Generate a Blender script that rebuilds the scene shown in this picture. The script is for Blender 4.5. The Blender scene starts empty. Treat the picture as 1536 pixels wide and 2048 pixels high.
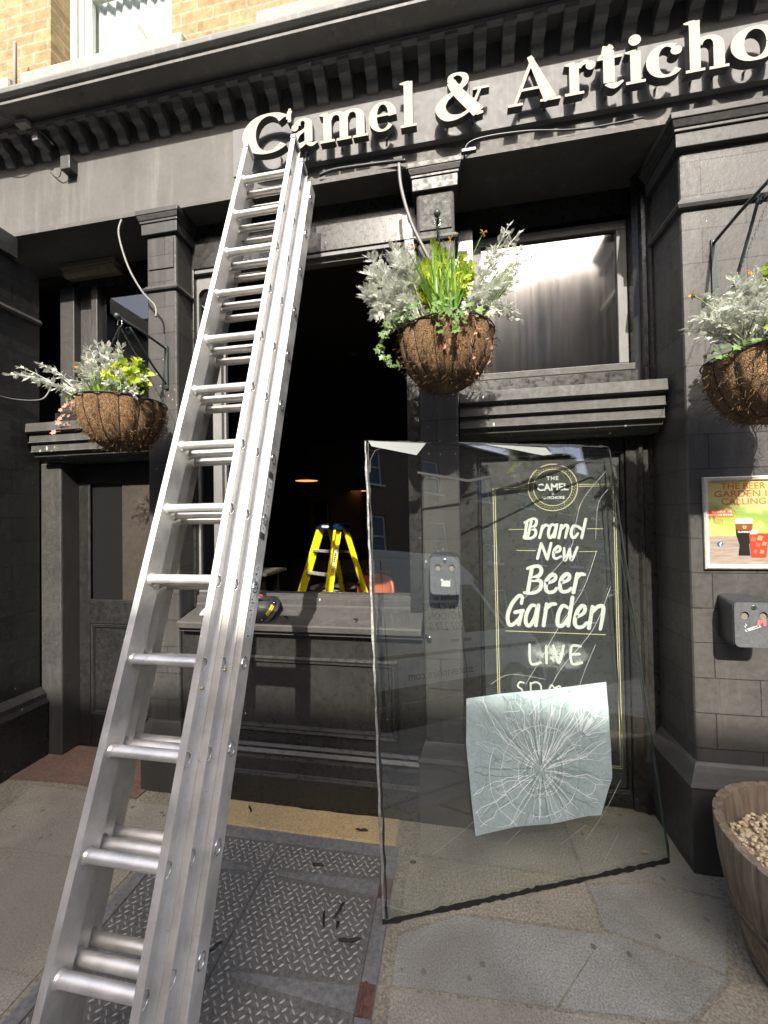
import bpy, bmesh, math, random
from mathutils import Vector, Matrix, noise
R = math.radians
random.seed(7)
S = bpy.context.scene
COL = S.collection
# ------------------------------------------------------------ camera
cam = bpy.data.objects.new('camera', bpy.data.cameras.new('camera'))
COL.objects.link(cam); S.camera = cam
cam.data.sensor_fit = 'VERTICAL'; cam.data.sensor_height = 36.0
cam.data.lens = 770.0/2048*36
cam.data.clip_start = 0.02; cam.data.clip_end = 2000
_y, _p, _r = R(9.88), R(0.89), R(-0.96)
fwd = Vector((-math.sin(_y)*math.cos(_p), math.cos(_y)*math.cos(_p), math.sin(_p)))
rt = Vector((math.cos(_y), math.sin(_y), 0)); upv = rt.cross(fwd)
r2 = math.cos(_r)*rt + math.sin(_r)*upv; u2 = -math.sin(_r)*rt + math.cos(_r)*upv
M = Matrix((r2, u2, -fwd)).transposed().to_4x4(); M.translation = Vector((0, 0, 1.57))
cam.matrix_world = M
# ------------------------------------------------------------ world, sun, exposure
SUN_EL, SUN_AZ = R(39.5), R(6)          # sun behind the camera, a little to the right
W = bpy.data.worlds.new('World'); S.world = W; W.use_nodes = True
nt = W.node_tree; bg = nt.nodes['Background']
sk = nt.nodes.new('ShaderNodeTexSky'); sk.sky_type = 'NISHITA'; sk.sun_disc = False
sk.sun_elevation = SUN_EL; sk.sun_rotation = math.pi - SUN_AZ
sk.air_density = 0.9; sk.dust_density = 5.0; sk.ozone_density = 1.0
nt.links.new(sk.outputs[0], bg.inputs[0]); bg.inputs[1].default_value = 0.15
sun = bpy.data.objects.new('sun', bpy.data.lights.new('sun', 'SUN')); COL.objects.link(sun)
sun.data.energy = 4.0; sun.data.angle = R(0.5); sun.data.color = (1.0, 0.94, 0.84)
sd = Vector((math.sin(SUN_AZ)*math.cos(SUN_EL), -math.cos(SUN_AZ)*math.cos(SUN_EL), math.sin(SUN_EL)))
sun.rotation_euler = sd.to_track_quat('Z', 'Y').to_euler(); sun.location = sd*30
S.view_settings.view_transform = 'Standard'; S.view_settings.look = 'None'
S.view_settings.exposure = 1.25; S.view_settings.gamma = 1.0
S.view_settings.use_curve_mapping = False
try:
    S.cycles.max_bounces = 10; S.cycles.transparent_max_bounces = 16
    S.cycles.use_denoising = True
    S.cycles.sample_clamp_indirect = 6
    S.cycles.caustics_reflective = False; S.cycles.caustics_refractive = False
except Exception: pass

# ------------------------------------------------------------ materials
def mat(name, col=(0.5,0.5,0.5), rough=0.6, metal=0.0, **k):
    m = bpy.data.materials.new(name); m.use_nodes = True
    b = m.node_tree.nodes['Principled BSDF']
    b.inputs['Base Color'].default_value = (*col, 1); b.inputs['Roughness'].default_value = rough
    b.inputs['Metallic'].default_value = metal
    for kk, v in k.items(): b.inputs[kk.replace('_', ' ')].default_value = v
    return m
class N:
    def __init__(s, m): s.m = m; s.t = m.node_tree; s.b = s.t.nodes['Principled BSDF']
    def n(s, typ, **k):
        x = s.t.nodes.new(typ)
        for a, v in k.items(): setattr(x, a, v)
        return x
    def l(s, a, b): s.t.links.new(a, b)
    def pos(s, sx=1, sy=1, sz=1):
        g = s.n('ShaderNodeNewGeometry'); mp = s.n('ShaderNodeMapping')
        mp.inputs['Scale'].default_value = (sx, sy, sz); s.l(g.outputs['Position'], mp.inputs[0]); return mp.outputs[0]
    def noise(s, scale, detail=6, rough=0.6, vec=None, out='Fac'):
        x = s.n('ShaderNodeTexNoise'); x.inputs['Scale'].default_value = scale
        x.inputs['Detail'].default_value = detail; x.inputs['Roughness'].default_value = rough
        s.l(vec if vec is not None else s.pos(), x.inputs['Vector']); return x.outputs[out]
    def ramp(s, fac, stops):
        x = s.n('ShaderNodeValToRGB'); e = x.color_ramp.elements
        while len(e) < len(stops): e.new(0.5)
        for i, (p, c) in enumerate(stops):
            e[i].position = p; e[i].color = (*c, 1) if len(c) == 3 else c
        s.l(fac, x.inputs[0]); return x.outputs[0]
    def mix(s, fac, a, b, mode='MIX'):
        x = s.n('ShaderNodeMix', data_type='RGBA', blend_type=mode)
        for i, v in ((0, fac), (6, a), (7, b)):
            if isinstance(v, (int, float)): x.inputs[i].default_value = v
            elif isinstance(v, tuple): x.inputs[i].default_value = (*v, 1)
            else: s.l(v, x.inputs[i])
        return x.outputs[2]
    def math(s, op, a, b=0.0):
        x = s.n('ShaderNodeMath', operation=op)
        for i, v in enumerate((a, b)):
            if isinstance(v, (int, float)): x.inputs[i].default_value = v
            else: s.l(v, x.inputs[i])
        return x.outputs[0]
    def bump(s, h, strength=0.3, dist=0.01, prev=None):
        x = s.n('ShaderNodeBump'); x.inputs['Strength'].default_value = strength
        x.inputs['Distance'].default_value = dist; s.l(h, x.inputs['Height'])
        if prev is not None: s.l(prev, x.inputs['Normal'])
        s.l(x.outputs[0], s.b.inputs['Normal']); return x.outputs[0]
def g3(v, t=(1, 1, 1)): return (v*t[0], v*t[1], v*t[2])

def painted(name, lo, hi, tint=(1.0, 0.96, 0.9), rough=0.42, spots=0.0, bumpk=0.25, course=False, bw=0.35, bh=0.156, z0=1.614, x0=0.0):
    """weathered matt-black shopfront paint; optional painted stone courses"""
    m = mat(name, rough=rough); q = N(m)
    f = q.noise(3.0, 8, 0.65); f2 = q.noise(38.0, 4, 0.6)
    ff = q.mix(0.22, f, f2)
    c = q.ramp(ff, [(0.30, g3(lo*.85, tint)), (0.5, g3((lo+hi)/2, tint)), (0.70, g3(hi*1.08, tint))])
    # streaks of dust that ran down
    st = q.noise(1.0, 5, 0.7, q.pos(14, 14, 1.1))
    c = q.mix(q.ramp(st, [(0.54, (0, 0, 0)), (0.75, (0.5, 0.5, 0.5))]), c, g3(hi*1.7, (1, .97, .92)))
    prev = None
    if course:
        g = q.n('ShaderNodeNewGeometry'); sp = q.n('ShaderNodeSeparateXYZ'); q.l(g.outputs['Position'], sp.inputs[0])
        u = q.math('ADD', sp.outputs[0], sp.outputs[1]); cb = q.n('ShaderNodeCombineXYZ')
        q.l(q.math('ADD', u, 20.0+x0), cb.inputs[0]); q.l(q.math('ADD', sp.outputs[2], 10*bh - (z0 % bh)), cb.inputs[1])
        nz = q.noise(6.0, 3, 0.5, out='Color')
        wob = q.n('ShaderNodeVectorMath', operation='MULTIPLY_ADD'); q.l(nz, wob.inputs[0]); wob.inputs[1].default_value = (0.006, 0.006, 0); q.l(cb.outputs[0], wob.inputs[2])
        br = q.n('ShaderNodeTexBrick'); br.inputs['Scale'].default_value = 1.0
        br.inputs['Mortar Size'].default_value = 0.0028; br.inputs['Mortar Smooth'].default_value = 0.35
        br.inputs['Brick Width'].default_value = bw; br.inputs['Row Height'].default_value = bh
        br.inputs['Color1'].default_value = (0.86, 0.86, 0.86, 1); br.inputs['Color2'].default_value = (1.1, 1.1, 1.08, 1)
        br.inputs['Mortar'].default_value = (0.3, 0.3, 0.3, 1)
        q.l(wob.outputs[0], br.inputs['Vector'])
        c = q.mix(1.0, c, br.outputs['Color'], 'MULTIPLY')
        prev = q.bump(br.outputs['Fac'], -1.0, 0.006)
    if spots:
        v = q.n('ShaderNodeTexVoronoi', feature='F1'); v.inputs['Scale'].default_value = 26
        q.l(q.pos(1, 1, .55), v.inputs['Vector'])
        big = q.noise(2.3, 2, 0.5)
        d = q.math('LESS_THAN', v.outputs['Distance'], q.math('MULTIPLY', q.math('SUBTRACT', big, 0.5), spots))
        c = q.mix(d, c, (0.42, 0.41, 0.37))
    q.l(c, q.b.inputs['Base Color'])
    q.l(q.ramp(f2, [(0.3, (rough-.08,)*3), (0.7, (rough+.2,)*3)]), q.b.inputs['Roughness'])
    h = q.mix(0.3, f2, q.noise(140, 3, .6))
    q.bump(h, bumpk, 0.004, prev)
    return m
M_FAS  = painted('painted_fascia', .085, .112, rough=.66, bumpk=.06)
M_PIER3 = painted('painted_stone_shaded', .014, .024, rough=.42, course=True, spots=.3, bumpk=.4)  # darker copy of painted_stone: shade on the left pier's side put into colour
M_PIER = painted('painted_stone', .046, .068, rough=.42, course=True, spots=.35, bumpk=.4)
M_PIER2= painted('painted_stone_small', .032, .052, rough=.62, course=True, bw=.32, x0=.27, spots=.5, bumpk=.4)
M_CAP  = painted('painted_moulding', .034, .056, rough=.46, spots=.2, bumpk=.25)
M_TRIM = painted('black_trim', .014, .028, rough=.27, spots=.55, bumpk=.3)
M_SILL = painted('dusty_ledge', .036, .072, rough=.6, spots=1.1, bumpk=.5)
M_GLOSS= painted('gloss_black', .009, .016, tint=(1, 1, 1), rough=.42, bumpk=.03)
M_DOOR = painted('board_black', .035, .05, tint=(.95, 1, .97), rough=.3, bumpk=.06)
M_CORN = painted('cornice_grey', .14, .19, tint=(1, .99, .94), rough=.6, bumpk=.4)
M_GREYF= painted('grey_frame', .14, .19, tint=(1, 1, .97), rough=.6, bumpk=.15)
M_WHITE= mat('window_white', (.46, .46, .42), .5)
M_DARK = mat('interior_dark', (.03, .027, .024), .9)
M_DARK2= mat('interior_panel', (.09, .07, .05), .8)

def m_brick(name, cols, mortar, bw=.215+.01, bh=.075, rough=.9, ms=.008):
    m = mat(name, rough=rough); q = N(m)
    g = q.n('ShaderNodeNewGeometry'); sp = q.n('ShaderNodeSeparateXYZ'); q.l(g.outputs['Position'], sp.inputs[0])
    cb = q.n('ShaderNodeCombineXYZ'); q.l(q.math('ADD', q.math('ADD', sp.outputs[0], sp.outputs[1]), 60.0), cb.inputs[0]); q.l(sp.outputs[2], cb.inputs[1])
    nz = q.noise(9.0, 3, 0.6, out='Color'); wob = q.n('ShaderNodeVectorMath', operation='MULTIPLY_ADD')
    q.l(nz, wob.inputs[0]); wob.inputs[1].default_value = (0.012, 0.012, 0); q.l(cb.outputs[0], wob.inputs[2])
    br = q.n('ShaderNodeTexBrick'); br.inputs['Scale'].default_value = 1
    br.inputs['Brick Width'].default_value = bw; br.inputs['Row Height'].default_value = bh
    br.inputs['Mortar Size'].default_value = ms; br.inputs['Mortar Smooth'].default_value = .3
    br.inputs['Color1'].default_value = (*cols[0], 1); br.inputs['Color2'].default_value = (*cols[1], 1); br.inputs['Mortar'].default_value = (*mortar, 1)
    q.l(wob.outputs[0], br.inputs['Vector'])
    f = q.noise(14, 6, .7)
    c = q.mix(1.0, br.outputs['Color'], q.ramp(f, [(.3, (.62, .58, .52)), (.62, (1.15, 1.12, 1.1))]), 'MULTIPLY')
    c = q.mix(q.ramp(q.noise(2.2, 6, .7), [(.55, (0, 0, 0)), (.72, (.5, .5, .5))]), c, g3(cols[1][0]*.35, (1, .85, .6)))
    q.l(c, q.b.inputs['Base Color'])
    p = q.bump(br.outputs['Fac'], -1, .012); q.bump(f, .7, .012, p)
    return m
M_BRICK = m_brick('yellow_stock_brick', ((.33, .25, .125), (.25, .18, .09)), (.33, .275, .19))
M_BRICK2 = m_brick('brown_brick', ((.17, .11, .075), (.12, .08, .06)), (.17, .14, .11))
def m_speck(name, lo, hi, scale=120, rough=.85, bumps=.5, tint2=None, big=3.0, spread=(.35, .65), mott=.5, gum=0.0):
    m = mat(name, rough=rough); q = N(m)
    f = q.noise(scale, 3, .8); b = q.noise(big, 7, .6)
    c = q.ramp(f, [(spread[0], lo), (spread[1], hi)])
    c = q.mix(mott, c, q.ramp(b, [(.3, g3(.55)), (.7, g3(1.25))]), 'MULTIPLY')
    if gum:
        v = q.n('ShaderNodeTexVoronoi', feature='F1'); v.inputs['Scale'].default_value = 11; q.l(q.pos(), v.inputs['Vector'])
        vd = q.math('ADD', v.outputs['Distance'], q.math('MULTIPLY', q.noise(60, 2, .5), .12))
        sel = q.math('MULTIPLY', q.math('LESS_THAN', vd, .17), q.math('GREATER_THAN', q.noise(2.7, 2, .5), .5))
        c = q.mix(q.math('MULTIPLY', sel, gum), c, (.05, .047, .042))
        st_ = q.ramp(q.noise(2.1, 7, .75), [(.5, g3(0)), (.68, g3(.55))]); c = q.mix(st_, c, g3(.5), 'MULTIPLY')
    if tint2: c = q.mix(q.ramp(q.noise(1.3, 3, .6), [(.45, (0, 0, 0)), (.62, (.7, .7, .7))]), c, tint2)
    q.l(c, q.b.inputs['Base Color']); q.bump(f, bumps, .004); return m
M_STONE = m_speck('sill_stone', (.26, .24, .20), (.44, .42, .37), 90, .9, .8)
M_CONC  = m_speck('pavement_mortar', (.15, .138, .11), (.36, .325, .255), 90, .9, .8)
M_SLABA = m_speck('slab_grey', (.17, .172, .158), (.42, .415, .375), 150, .8, .6, tint2=(.2, .185, .155), gum=.7)
M_SLABB = m_speck('slab_tan_aggregate', (.19, .172, .135), (.46, .415, .32), 110, .9, .8, spread=(.36, .64), tint2=(.2, .185, .16), gum=.4)
M_SLABC = m_speck('slab_brownish', (.19, .175, .145), (.44, .405, .335), 130, .85, .6, tint2=(.2, .19, .165), gum=.7)
M_RED   = m_speck('red_paint_worn', (.14, .085, .065), (.25, .16, .125), 60, .75, .4, tint2=(.16, .13, .10))
M_SAND  = m_speck('sawdust', (.26, .19, .10), (.56, .42, .22), 160, .95, 1.0, spread=(.35, .55), mott=.25)
M_ROAD  = m_speck('asphalt', (.035, .035, .035), (.08, .08, .078), 120, .9, .6)
M_WOOD  = None
def m_wood(name, a, b, rough=.8):
    m = mat(name, rough=rough); q = N(m)
    tc = q.n('ShaderNodeTexCoord'); mp = q.n('ShaderNodeMapping'); mp.inputs['Scale'].default_value = (30, 30, 2.2); q.l(tc.outputs['Object'], mp.inputs[0])
    f = q.noise(1.6, 8, .7, mp.outputs[0]); f2 = q.noise(4, 4, .6)
    c = q.ramp(f, [(.3, a), (.7, b)]); c = q.mix(.6, c, q.ramp(f2, [(.3, g3(.45)), (.7, g3(1.3))]), 'MULTIPLY')
    q.l(c, q.b.inputs['Base Color']); q.bump(f, .8, .004); return m
M_WOOD = m_wood('weathered_oak', (.085, .06, .04), (.30, .24, .17))
M_GRAVEL = m_speck('pebble', (.40, .30, .18), (.78, .66, .46), 40, .9, .3)
def m_alu(name, base=.72, rough=.34, streak=(2, 2, 60)):
    m = mat(name, (base, base*.975, base*.93), rough, .72); q = N(m)
    tc = q.n('ShaderNodeTexCoord'); mp = q.n('ShaderNodeMapping'); mp.inputs['Scale'].default_value = streak; q.l(tc.outputs['Object'], mp.inputs[0])
    f = q.noise(2.0, 6, .7, mp.outputs[0]); g = q.noise(9, 6, .7)
    q.l(q.ramp(g, [(.3, (rough-.05,)*3), (.75, (rough+.22,)*3)]), q.b.inputs['Roughness'])
    c = q.mix(.85, (base, base*.975, base*.93), q.ramp(g, [(.32, g3(.74)), (.6, g3(1.04))]), 'MULTIPLY')
    c = q.mix(q.ramp(q.noise(60, 3, .7), [(.66, (0, 0, 0)), (.72, (.5, .5, .5))]), c, (.35, .34, .31))
    q.l(c, q.b.inputs['Base Color']); q.bump(f, .08, .002); return m
M_ALU  = m_alu('ladder_aluminium', .78, .46)
M_ALU2 = m_alu('rung_aluminium', .84, .36, (40, 2, 2))
M_STEEL = mat('bright_steel', (.75, .75, .73), .22, 1.0)
M_PLAST = mat('grey_plastic', (.30, .31, .32), .5)
M_BLKPL = mat('black_plastic', (.03, .033, .036), .38)
M_RUB = mat('black_rubber', (.012, .012, .012), .65)
M_CREAM = m_speck('sign_cream', (.29, .268, .215), (.38, .355, .30), 220, .85, .2, spread=(.3, .5), mott=.12)
M_LETSIDE = mat('letter_return', (.055, .055, .052), .5)
M_BOARD = painted('sign_board_grey', .13, .16, tint=(1, 1, 1.02), rough=.7, bumpk=.04)
M_PAINTW = mat('sign_white_paint', (.50, .53, .49), .5)
M_PAINTG = mat('sign_gold_paint', (.46, .44, .25), .45)
M_CABLE = mat('grey_cable', (.16, .155, .15), .5)
M_WIRE = mat('basket_wire', (.025, .03, .025), .5)
M_GREENMET = mat('dark_green_metal', (.035, .05, .048), .4)
M_YEL = mat('yellow_fibreglass', (.85, .72, .02), .4)
M_NAVY = mat('navy_plastic', (.008, .016, .05), .4)
def m_leaf(name, a, b, rough=.5, tr=.35, scale=25):
    m = mat(name, a, rough); q = N(m)
    f = q.noise(scale, 3, .6); c = q.ramp(f, [(.35, a), (.65, b)]); q.l(c, q.b.inputs['Base Color'])
    t = q.n('ShaderNodeBsdfTranslucent'); q.l(c, t.inputs[0]); mx = q.n('ShaderNodeMixShader'); mx.inputs[0].default_value = tr
    o = q.t.nodes['Material Output']; q.l(q.b.outputs[0], mx.inputs[1]); q.l(t.outputs[0], mx.inputs[2]); q.l(mx.outputs[0], o.inputs[0]); return m
M_SILV = m_leaf('silver_leaf', (.50, .52, .46), (.70, .72, .64), .8, .3)
M_SSTEM = m_leaf('silver_stem', (.42, .44, .36), (.55, .56, .46), .8, .05)
M_YG = m_leaf('yellow_green_leaf', (.26, .40, .04), (.68, .70, .10), .35, .35, 14)
M_GRASS = m_leaf('strap_leaf', (.13, .28, .04), (.30, .46, .07), .4, .35, 10)
M_IVY = m_leaf('ivy_leaf', (.09, .17, .05), (.24, .34, .12), .4, .3, 20)
M_DEAD = m_leaf('dry_flower', (.42, .16, .04), (.70, .38, .08), .8, .3, 30)
M_PINK = m_leaf('dry_pink_leaf', (.40, .20, .14), (.60, .36, .26), .8, .3, 30)
def m_coir():
    m = mat('coir_liner', rough=.95); q = N(m)
    f = q.noise(55, 8, .8); g = q.noise(7, 5, .7); v = q.n('ShaderNodeTexWave'); v.inputs['Scale'].default_value = 55; v.inputs['Distortion'].default_value = 30; v.inputs['Detail'].default_value = 4; q.l(q.pos(), v.inputs['Vector'])
    ff = q.mix(.5, f, v.outputs[1])
    c = q.ramp(ff, [(.25, (.17, .08, .035)), (.55, (.46, .26, .115)), (.8, (.66, .43, .22))])
    c = q.mix(.6, c, q.ramp(g, [(.3, g3(.5)), (.65, g3(1.15))]), 'MULTIPLY')
    q.l(c, q.b.inputs['Base Color']); q.bump(ff, 1.0, .02); return m
M_COIR = m_coir()
def m_glass(name, tint=(.93, .97, .95), k=1.6, rough=0.0, base=0.0):
    m = bpy.data.materials.new(name); m.use_nodes = True; t = m.node_tree; t.nodes.remove(t.nodes['Principled BSDF'])
    o = t.nodes['Material Output']; a = t.nodes.new('ShaderNodeBsdfTransparent'); a.inputs[0].default_value = (*tint, 1)
    b = t.nodes.new('ShaderNodeBsdfGlossy'); b.inputs['Roughness'].default_value = rough
    f = t.nodes.new('ShaderNodeFresnel'); f.inputs[0].default_value = 1.5
    mu = t.nodes.new('ShaderNodeMath'); mu.operation = 'MULTIPLY_ADD'; mu.inputs[1].default_value = k; mu.inputs[2].default_value = base; mu.use_clamp = True
    mx = t.nodes.new('ShaderNodeMixShader')
    gb = t.nodes.new('ShaderNodeNewGeometry'); ib = t.nodes.new('ShaderNodeMath'); ib.operation = 'SUBTRACT'; ib.inputs[0].default_value = 1; t.links.new(gb.outputs['Backfacing'], ib.inputs[1])
    fb = t.nodes.new('ShaderNodeMath'); fb.operation = 'MULTIPLY'; t.links.new(mu.outputs[0], fb.inputs[0]); t.links.new(ib.outputs[0], fb.inputs[1])
    t.links.new(f.outputs[0], mu.inputs[0]); t.links.new(fb.outputs[0], mx.inputs[0]); t.links.new(a.outputs[0], mx.inputs[1]); t.links.new(b.outputs[0], mx.inputs[2]); t.links.new(mx.outputs[0], o.inputs[0])
    return m
M_GLASS = m_glass('loose_glass', (.97, .985, .975), k=3.4)
M_PANE = m_glass('window_glass', (.5, .52, .52), k=2.0, base=.04)
M_PANE2 = m_glass('upper_window_glass', (.95, .96, .95), k=1.2)
def emis(name, col, s):
    m = mat(name, col, .5); b = m.node_tree.nodes['Principled BSDF']
    b.inputs['Emission Color'].default_value = (*col, 1); b.inputs['Emission Strength'].default_value = s; return m

# ------------------------------------------------------------ mesh helpers
def BM(): return bmesh.new()
def box(bm, x0, x1, y0, y1, z0, z1, mi=0):
    vs = [bm.verts.new((x, y, z)) for x in (x0, x1) for y in (y0, y1) for z in (z0, z1)]
    fs = [(0, 1, 3, 2), (4, 6, 7, 5), (0, 4, 5, 1), (2, 3, 7, 6), (0, 2, 6, 4), (1, 5, 7, 3)]
    for f in fs:
        g = bm.faces.new([vs[i] for i in f]); g.material_index = mi
    return vs
def prof(bm, pts, a, b, axis='x'):
    """extrude a closed (p,q) profile along an axis. x: (y,z); z: (x,y); y: (x,z)"""
    def P(t, p):
        return {'x': (t, p[0], p[1]), 'z': (p[0], p[1], t), 'y': (p[0], t, p[1])}[axis]
    A = [bm.verts.new(P(a, p)) for p in pts]; B = [bm.verts.new(P(b, p)) for p in pts]; n = len(pts)
    fa = bm.faces.new(A); fb = bm.faces.new(B[::-1])
    for i in range(n): bm.faces.new((A[i], B[i], B[(i+1) % n], A[(i+1) % n]))
    bmesh.ops.triangulate(bm, faces=[fa, fb])
def tube(bm, pts, r, n=8, cap=True):
    pts = [Vector(p) for p in pts]; rs = r if isinstance(r, (list, tuple)) else [r]*len(pts); rings = []
    ref = Vector((0, 0, 1))
    if abs((pts[-1]-pts[0]).normalized().dot(ref)) > .9: ref = Vector((1, 0, 0))
    for i, p in enumerate(pts):
        d = (pts[min(i+1, len(pts)-1)] - pts[max(i-1, 0)]).normalized()
        a = d.cross(ref)
        if a.length < 1e-4: a = d.cross(Vector((0, 1, 0)))
        a.normalize(); b = d.cross(a)
        rings.append([bm.verts.new(p + (a*math.cos(2*math.pi*k/n) + b*math.sin(2*math.pi*k/n))*rs[i]) for k in range(n)])
    for A, B in zip(rings, rings[1:]):
        for k in range(n):
            f = bm.faces.new((A[k], A[(k+1) % n], B[(k+1) % n], B[k])); f.smooth = True
    if cap and n > 2:
        bm.faces.new(rings[0][::-1]); bm.faces.new(rings[-1])
def lathe(bm, prof_, c, n=48, sx=1, sy=1, smooth=True):
    rings = []
    for r, z in prof_:
        rings.append([bm.verts.new((c[0]+sx*r*math.cos(2*math.pi*k/n), c[1]+sy*r*math.sin(2*math.pi*k/n), c[2]+z)) for k in range(n)])
    for A, B in zip(rings, rings[1:]):
        for k in range(n):
            f = bm.faces.new((A[k], A[(k+1) % n], B[(k+1) % n], B[k])); f.smooth = smooth
    return rings
def quad(bm, *p, mi=0, smooth=False):
    f = bm.faces.new([bm.verts.new(v) for v in p]); f.material_index = mi; f.smooth = smooth; return f
def obj(name, bm, m, parent=None, bevel=0, label=None, fix=True):
    if fix: bmesh.ops.recalc_face_normals(bm, faces=bm.faces)
    me = bpy.data.meshes.new(name)
    off = parent.matrix_world.translation if parent is not None else None
    if parent is not None:
        p = parent; v = Vector((0, 0, 0))
        while p is not None: v += p.location; p = p.parent
        bmesh.ops.translate(bm, verts=bm.verts, vec=-v)
    bm.to_mesh(me); bm.free()
    o = bpy.data.objects.new(name, me); COL.objects.link(o)
    for x in (m if isinstance(m, (list, tuple)) else [m]): me.materials.append(x)
    if parent is not None: o.parent = parent
    if bevel:
        b = o.modifiers.new('bevel', 'BEVEL'); b.width = bevel; b.segments = 2; b.limit_method = 'ANGLE'; b.angle_limit = R(35)
    if label: o['label'] = label
    return o
def thing(name, label, cat, loc=(0, 0, 0), group=None):
    o = bpy.data.objects.new(name, None); COL.objects.link(o); o.location = loc; o.empty_display_size = .05
    o['label'] = label; o['category'] = cat
    if group: o['group'] = group
    return o
def tag(o, label, cat, group=None, kind=None):
    if kind: o['kind'] = kind
    if label: o['label'] = label
    if cat: o['category'] = cat
    if group: o['group'] = group
    return o
def struct(name, bm, m, **k):
    o = obj(name, bm, m, **k); o['kind'] = 'structure'; return o
def text_bm(s, size, x, y, z, depth=.0006, align='LEFT', shear=0, width=None, spacing=1.0, flip=False, offset=0.0):
    """text lying on an x-z plane facing -y, baseline-left at (x,z); returned as bmesh"""
    cu = bpy.data.curves.new('t', 'FONT'); cu.body = s; cu.size = size; cu.extrude = depth/2; cu.shear = shear
    cu.align_x = align; cu.space_character = spacing; cu.resolution_u = 3; cu.offset = offset
    o = bpy.data.objects.new('t', cu); COL.objects.link(o)
    dg = bpy.context.evaluated_depsgraph_get(); me = bpy.data.meshes.new_from_object(o.evaluated_get(dg))
    b = BM(); b.from_mesh(me)
    bpy.data.objects.remove(o); bpy.data.meshes.remove(me); bpy.data.curves.remove(cu)
    if width and len(b.verts):
        xs = [v.co.x for v in b.verts]; w = max(xs)-min(xs); k = width/w; x0 = min(xs)
        for v in b.verts: v.co.x = (v.co.x-x0)*k + (0 if align == 'LEFT' else -width/2)
    for v in b.verts:
        cx, cy, cz = v.co; v.co = (x + (-cx if flip else cx), y - cz*(-1 if flip else 1), z + cy)
    return b
def merge(dst, src):
    me = bpy.data.meshes.new('m'); src.to_mesh(me); src.free(); dst.from_mesh(me); bpy.data.meshes.remove(me)
def ribbon(bm, pts, ws, y0, y1, caps=True, n=1):
    """flat stroke of varying width in the x-z plane between depths y0 (front) and y1 (back)"""
    P = [Vector((p[0], p[1])) for p in pts]
    if isinstance(ws, (int, float)): ws = [ws]*len(P)
    L, Rr = [], []
    for i, p in enumerate(P):
        d = (P[min(i+1, len(P)-1)]-P[max(i-1, 0)])
        if d.length < 1e-9: d = Vector((1, 0))
        d.normalize(); nrm = Vector((-d.y, d.x)); L.append(p+nrm*ws[i]/2); Rr.append(p-nrm*ws[i]/2)
    if caps:
        for end in (0, -1):
            pass
    def V(p, y): return bm.verts.new((p.x, y, p.y))
    A = [(V(l, y0), V(r, y0), V(l, y1), V(r, y1)) for l, r in zip(L, Rr)]
    for a, b in zip(A, A[1:]):
        bm.faces.new((a[0], a[1], b[1], b[0])); bm.faces.new((a[2], b[2], b[3], a[3]))
        bm.faces.new((a[0], b[0], b[2], a[2])); bm.faces.new((a[1], a[3], b[3], b[1]))
    for a in (A[0], A[-1]): bm.faces.new((a[0], a[2], a[3], a[1]))
def disc(bm, c, r, y0, y1, n=16, rz=None):
    rz = rz or r
    A = [bm.verts.new((c[0]+r*math.cos(2*math.pi*k/n), y0, c[1]+rz*math.sin(2*math.pi*k/n))) for k in range(n)]
    B = [bm.verts.new((v.co.x, y1, v.co.z)) for v in A]
    bm.faces.new(A); bm.faces.new(B[::-1])
    for k in range(n): bm.faces.new((A[k], B[k], B[(k+1) % n], A[(k+1) % n]))
def smooth_path(pts, k=4):
    P = [Vector(p) for p in pts]
    if len(P) < 3: return P
    out = []
    for i in range(len(P)-1):
        p0, p1, p2, p3 = P[max(i-1, 0)], P[i], P[i+1], P[min(i+2, len(P)-1)]
        for j in range(k):
            t = j/k
            out.append(.5*((2*p1)+(p2-p0)*t+(2*p0-5*p1+4*p2-p3)*t*t+(3*p1-p0-3*p2+p3)*t**3))
    out.append(P[-1]); return out
# ============================================================ THE SETTING
bm = BM(); box(bm, -60, 60, -1.1, 2.30, -.30, -.004); box(bm, -60, 60, 2.30, 7.0, -.30, -.03)
struct('pavement', bm, M_CONC)
bm = BM(); quad(bm, (-400, -400, -.16), (400, -400, -.16), (400, 400, -.16), (-400, 400, -.16)); struct('ground', bm, M_ROAD)
bm = BM(); quad(bm, (-60, -9.0, -.15), (60, -9.0, -.15), (60, -1.24, -.15), (-60, -1.24, -.15)); struct('road', bm, M_ROAD)
bm = BM(); box(bm, -60, 60, -1.24, -1.105, -.3, -.002); struct('kerb', bm, M_SLABA, bevel=.015)
# paving slabs, each laid with a joint round it: three mixes of stone
HX0, HX1, HY0, HY1 = -1.42, -.275, .55, 1.835      # the cellar hatch cut into the pavement
slabs = {0: [], 1: [], 2: []}
def slab(pts, m): slabs[m].append(pts)
def rect(x0, x1, y0, y1, m, j=.006):
    slab([(x0+j, y0+j), (x1-j, y0+j), (x1-j*1.0, y1-j), (x0+j, y1-j)], m)
slab([(-.225, 1.30), (.30, 1.325), (.53, 1.575), (0, 1.565), (-.225, 1.452)], 0)     # big blue-grey slab
slab([(-.225, .75), (.56, .75), (.68, 1.335), (.30, 1.312), (-.225, 1.288)], 2)
slab([(-.225, 1.468), (0, 1.578), (.53, 1.589), (.53, 1.80), (-.215, 1.80)], 1)
slab([(.545, 1.60), (.89, 1.51), (1.06, 1.785), (.79, 1.82), (.545, 1.775)], 0)
slab([(.545, 1.79), (.79, 1.833), (1.06, 1.80), (1.04, 1.90), (1.04, 2.23), (.545, 2.23)], 2)
slab([(-.18, 1.815), (.53, 1.815), (.53, 2.23), (-.18, 2.23)], 2)
slab([(.31, 1.325), (.69, 1.35), (.885, 1.497), (.54, 1.588)], 0)
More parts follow.
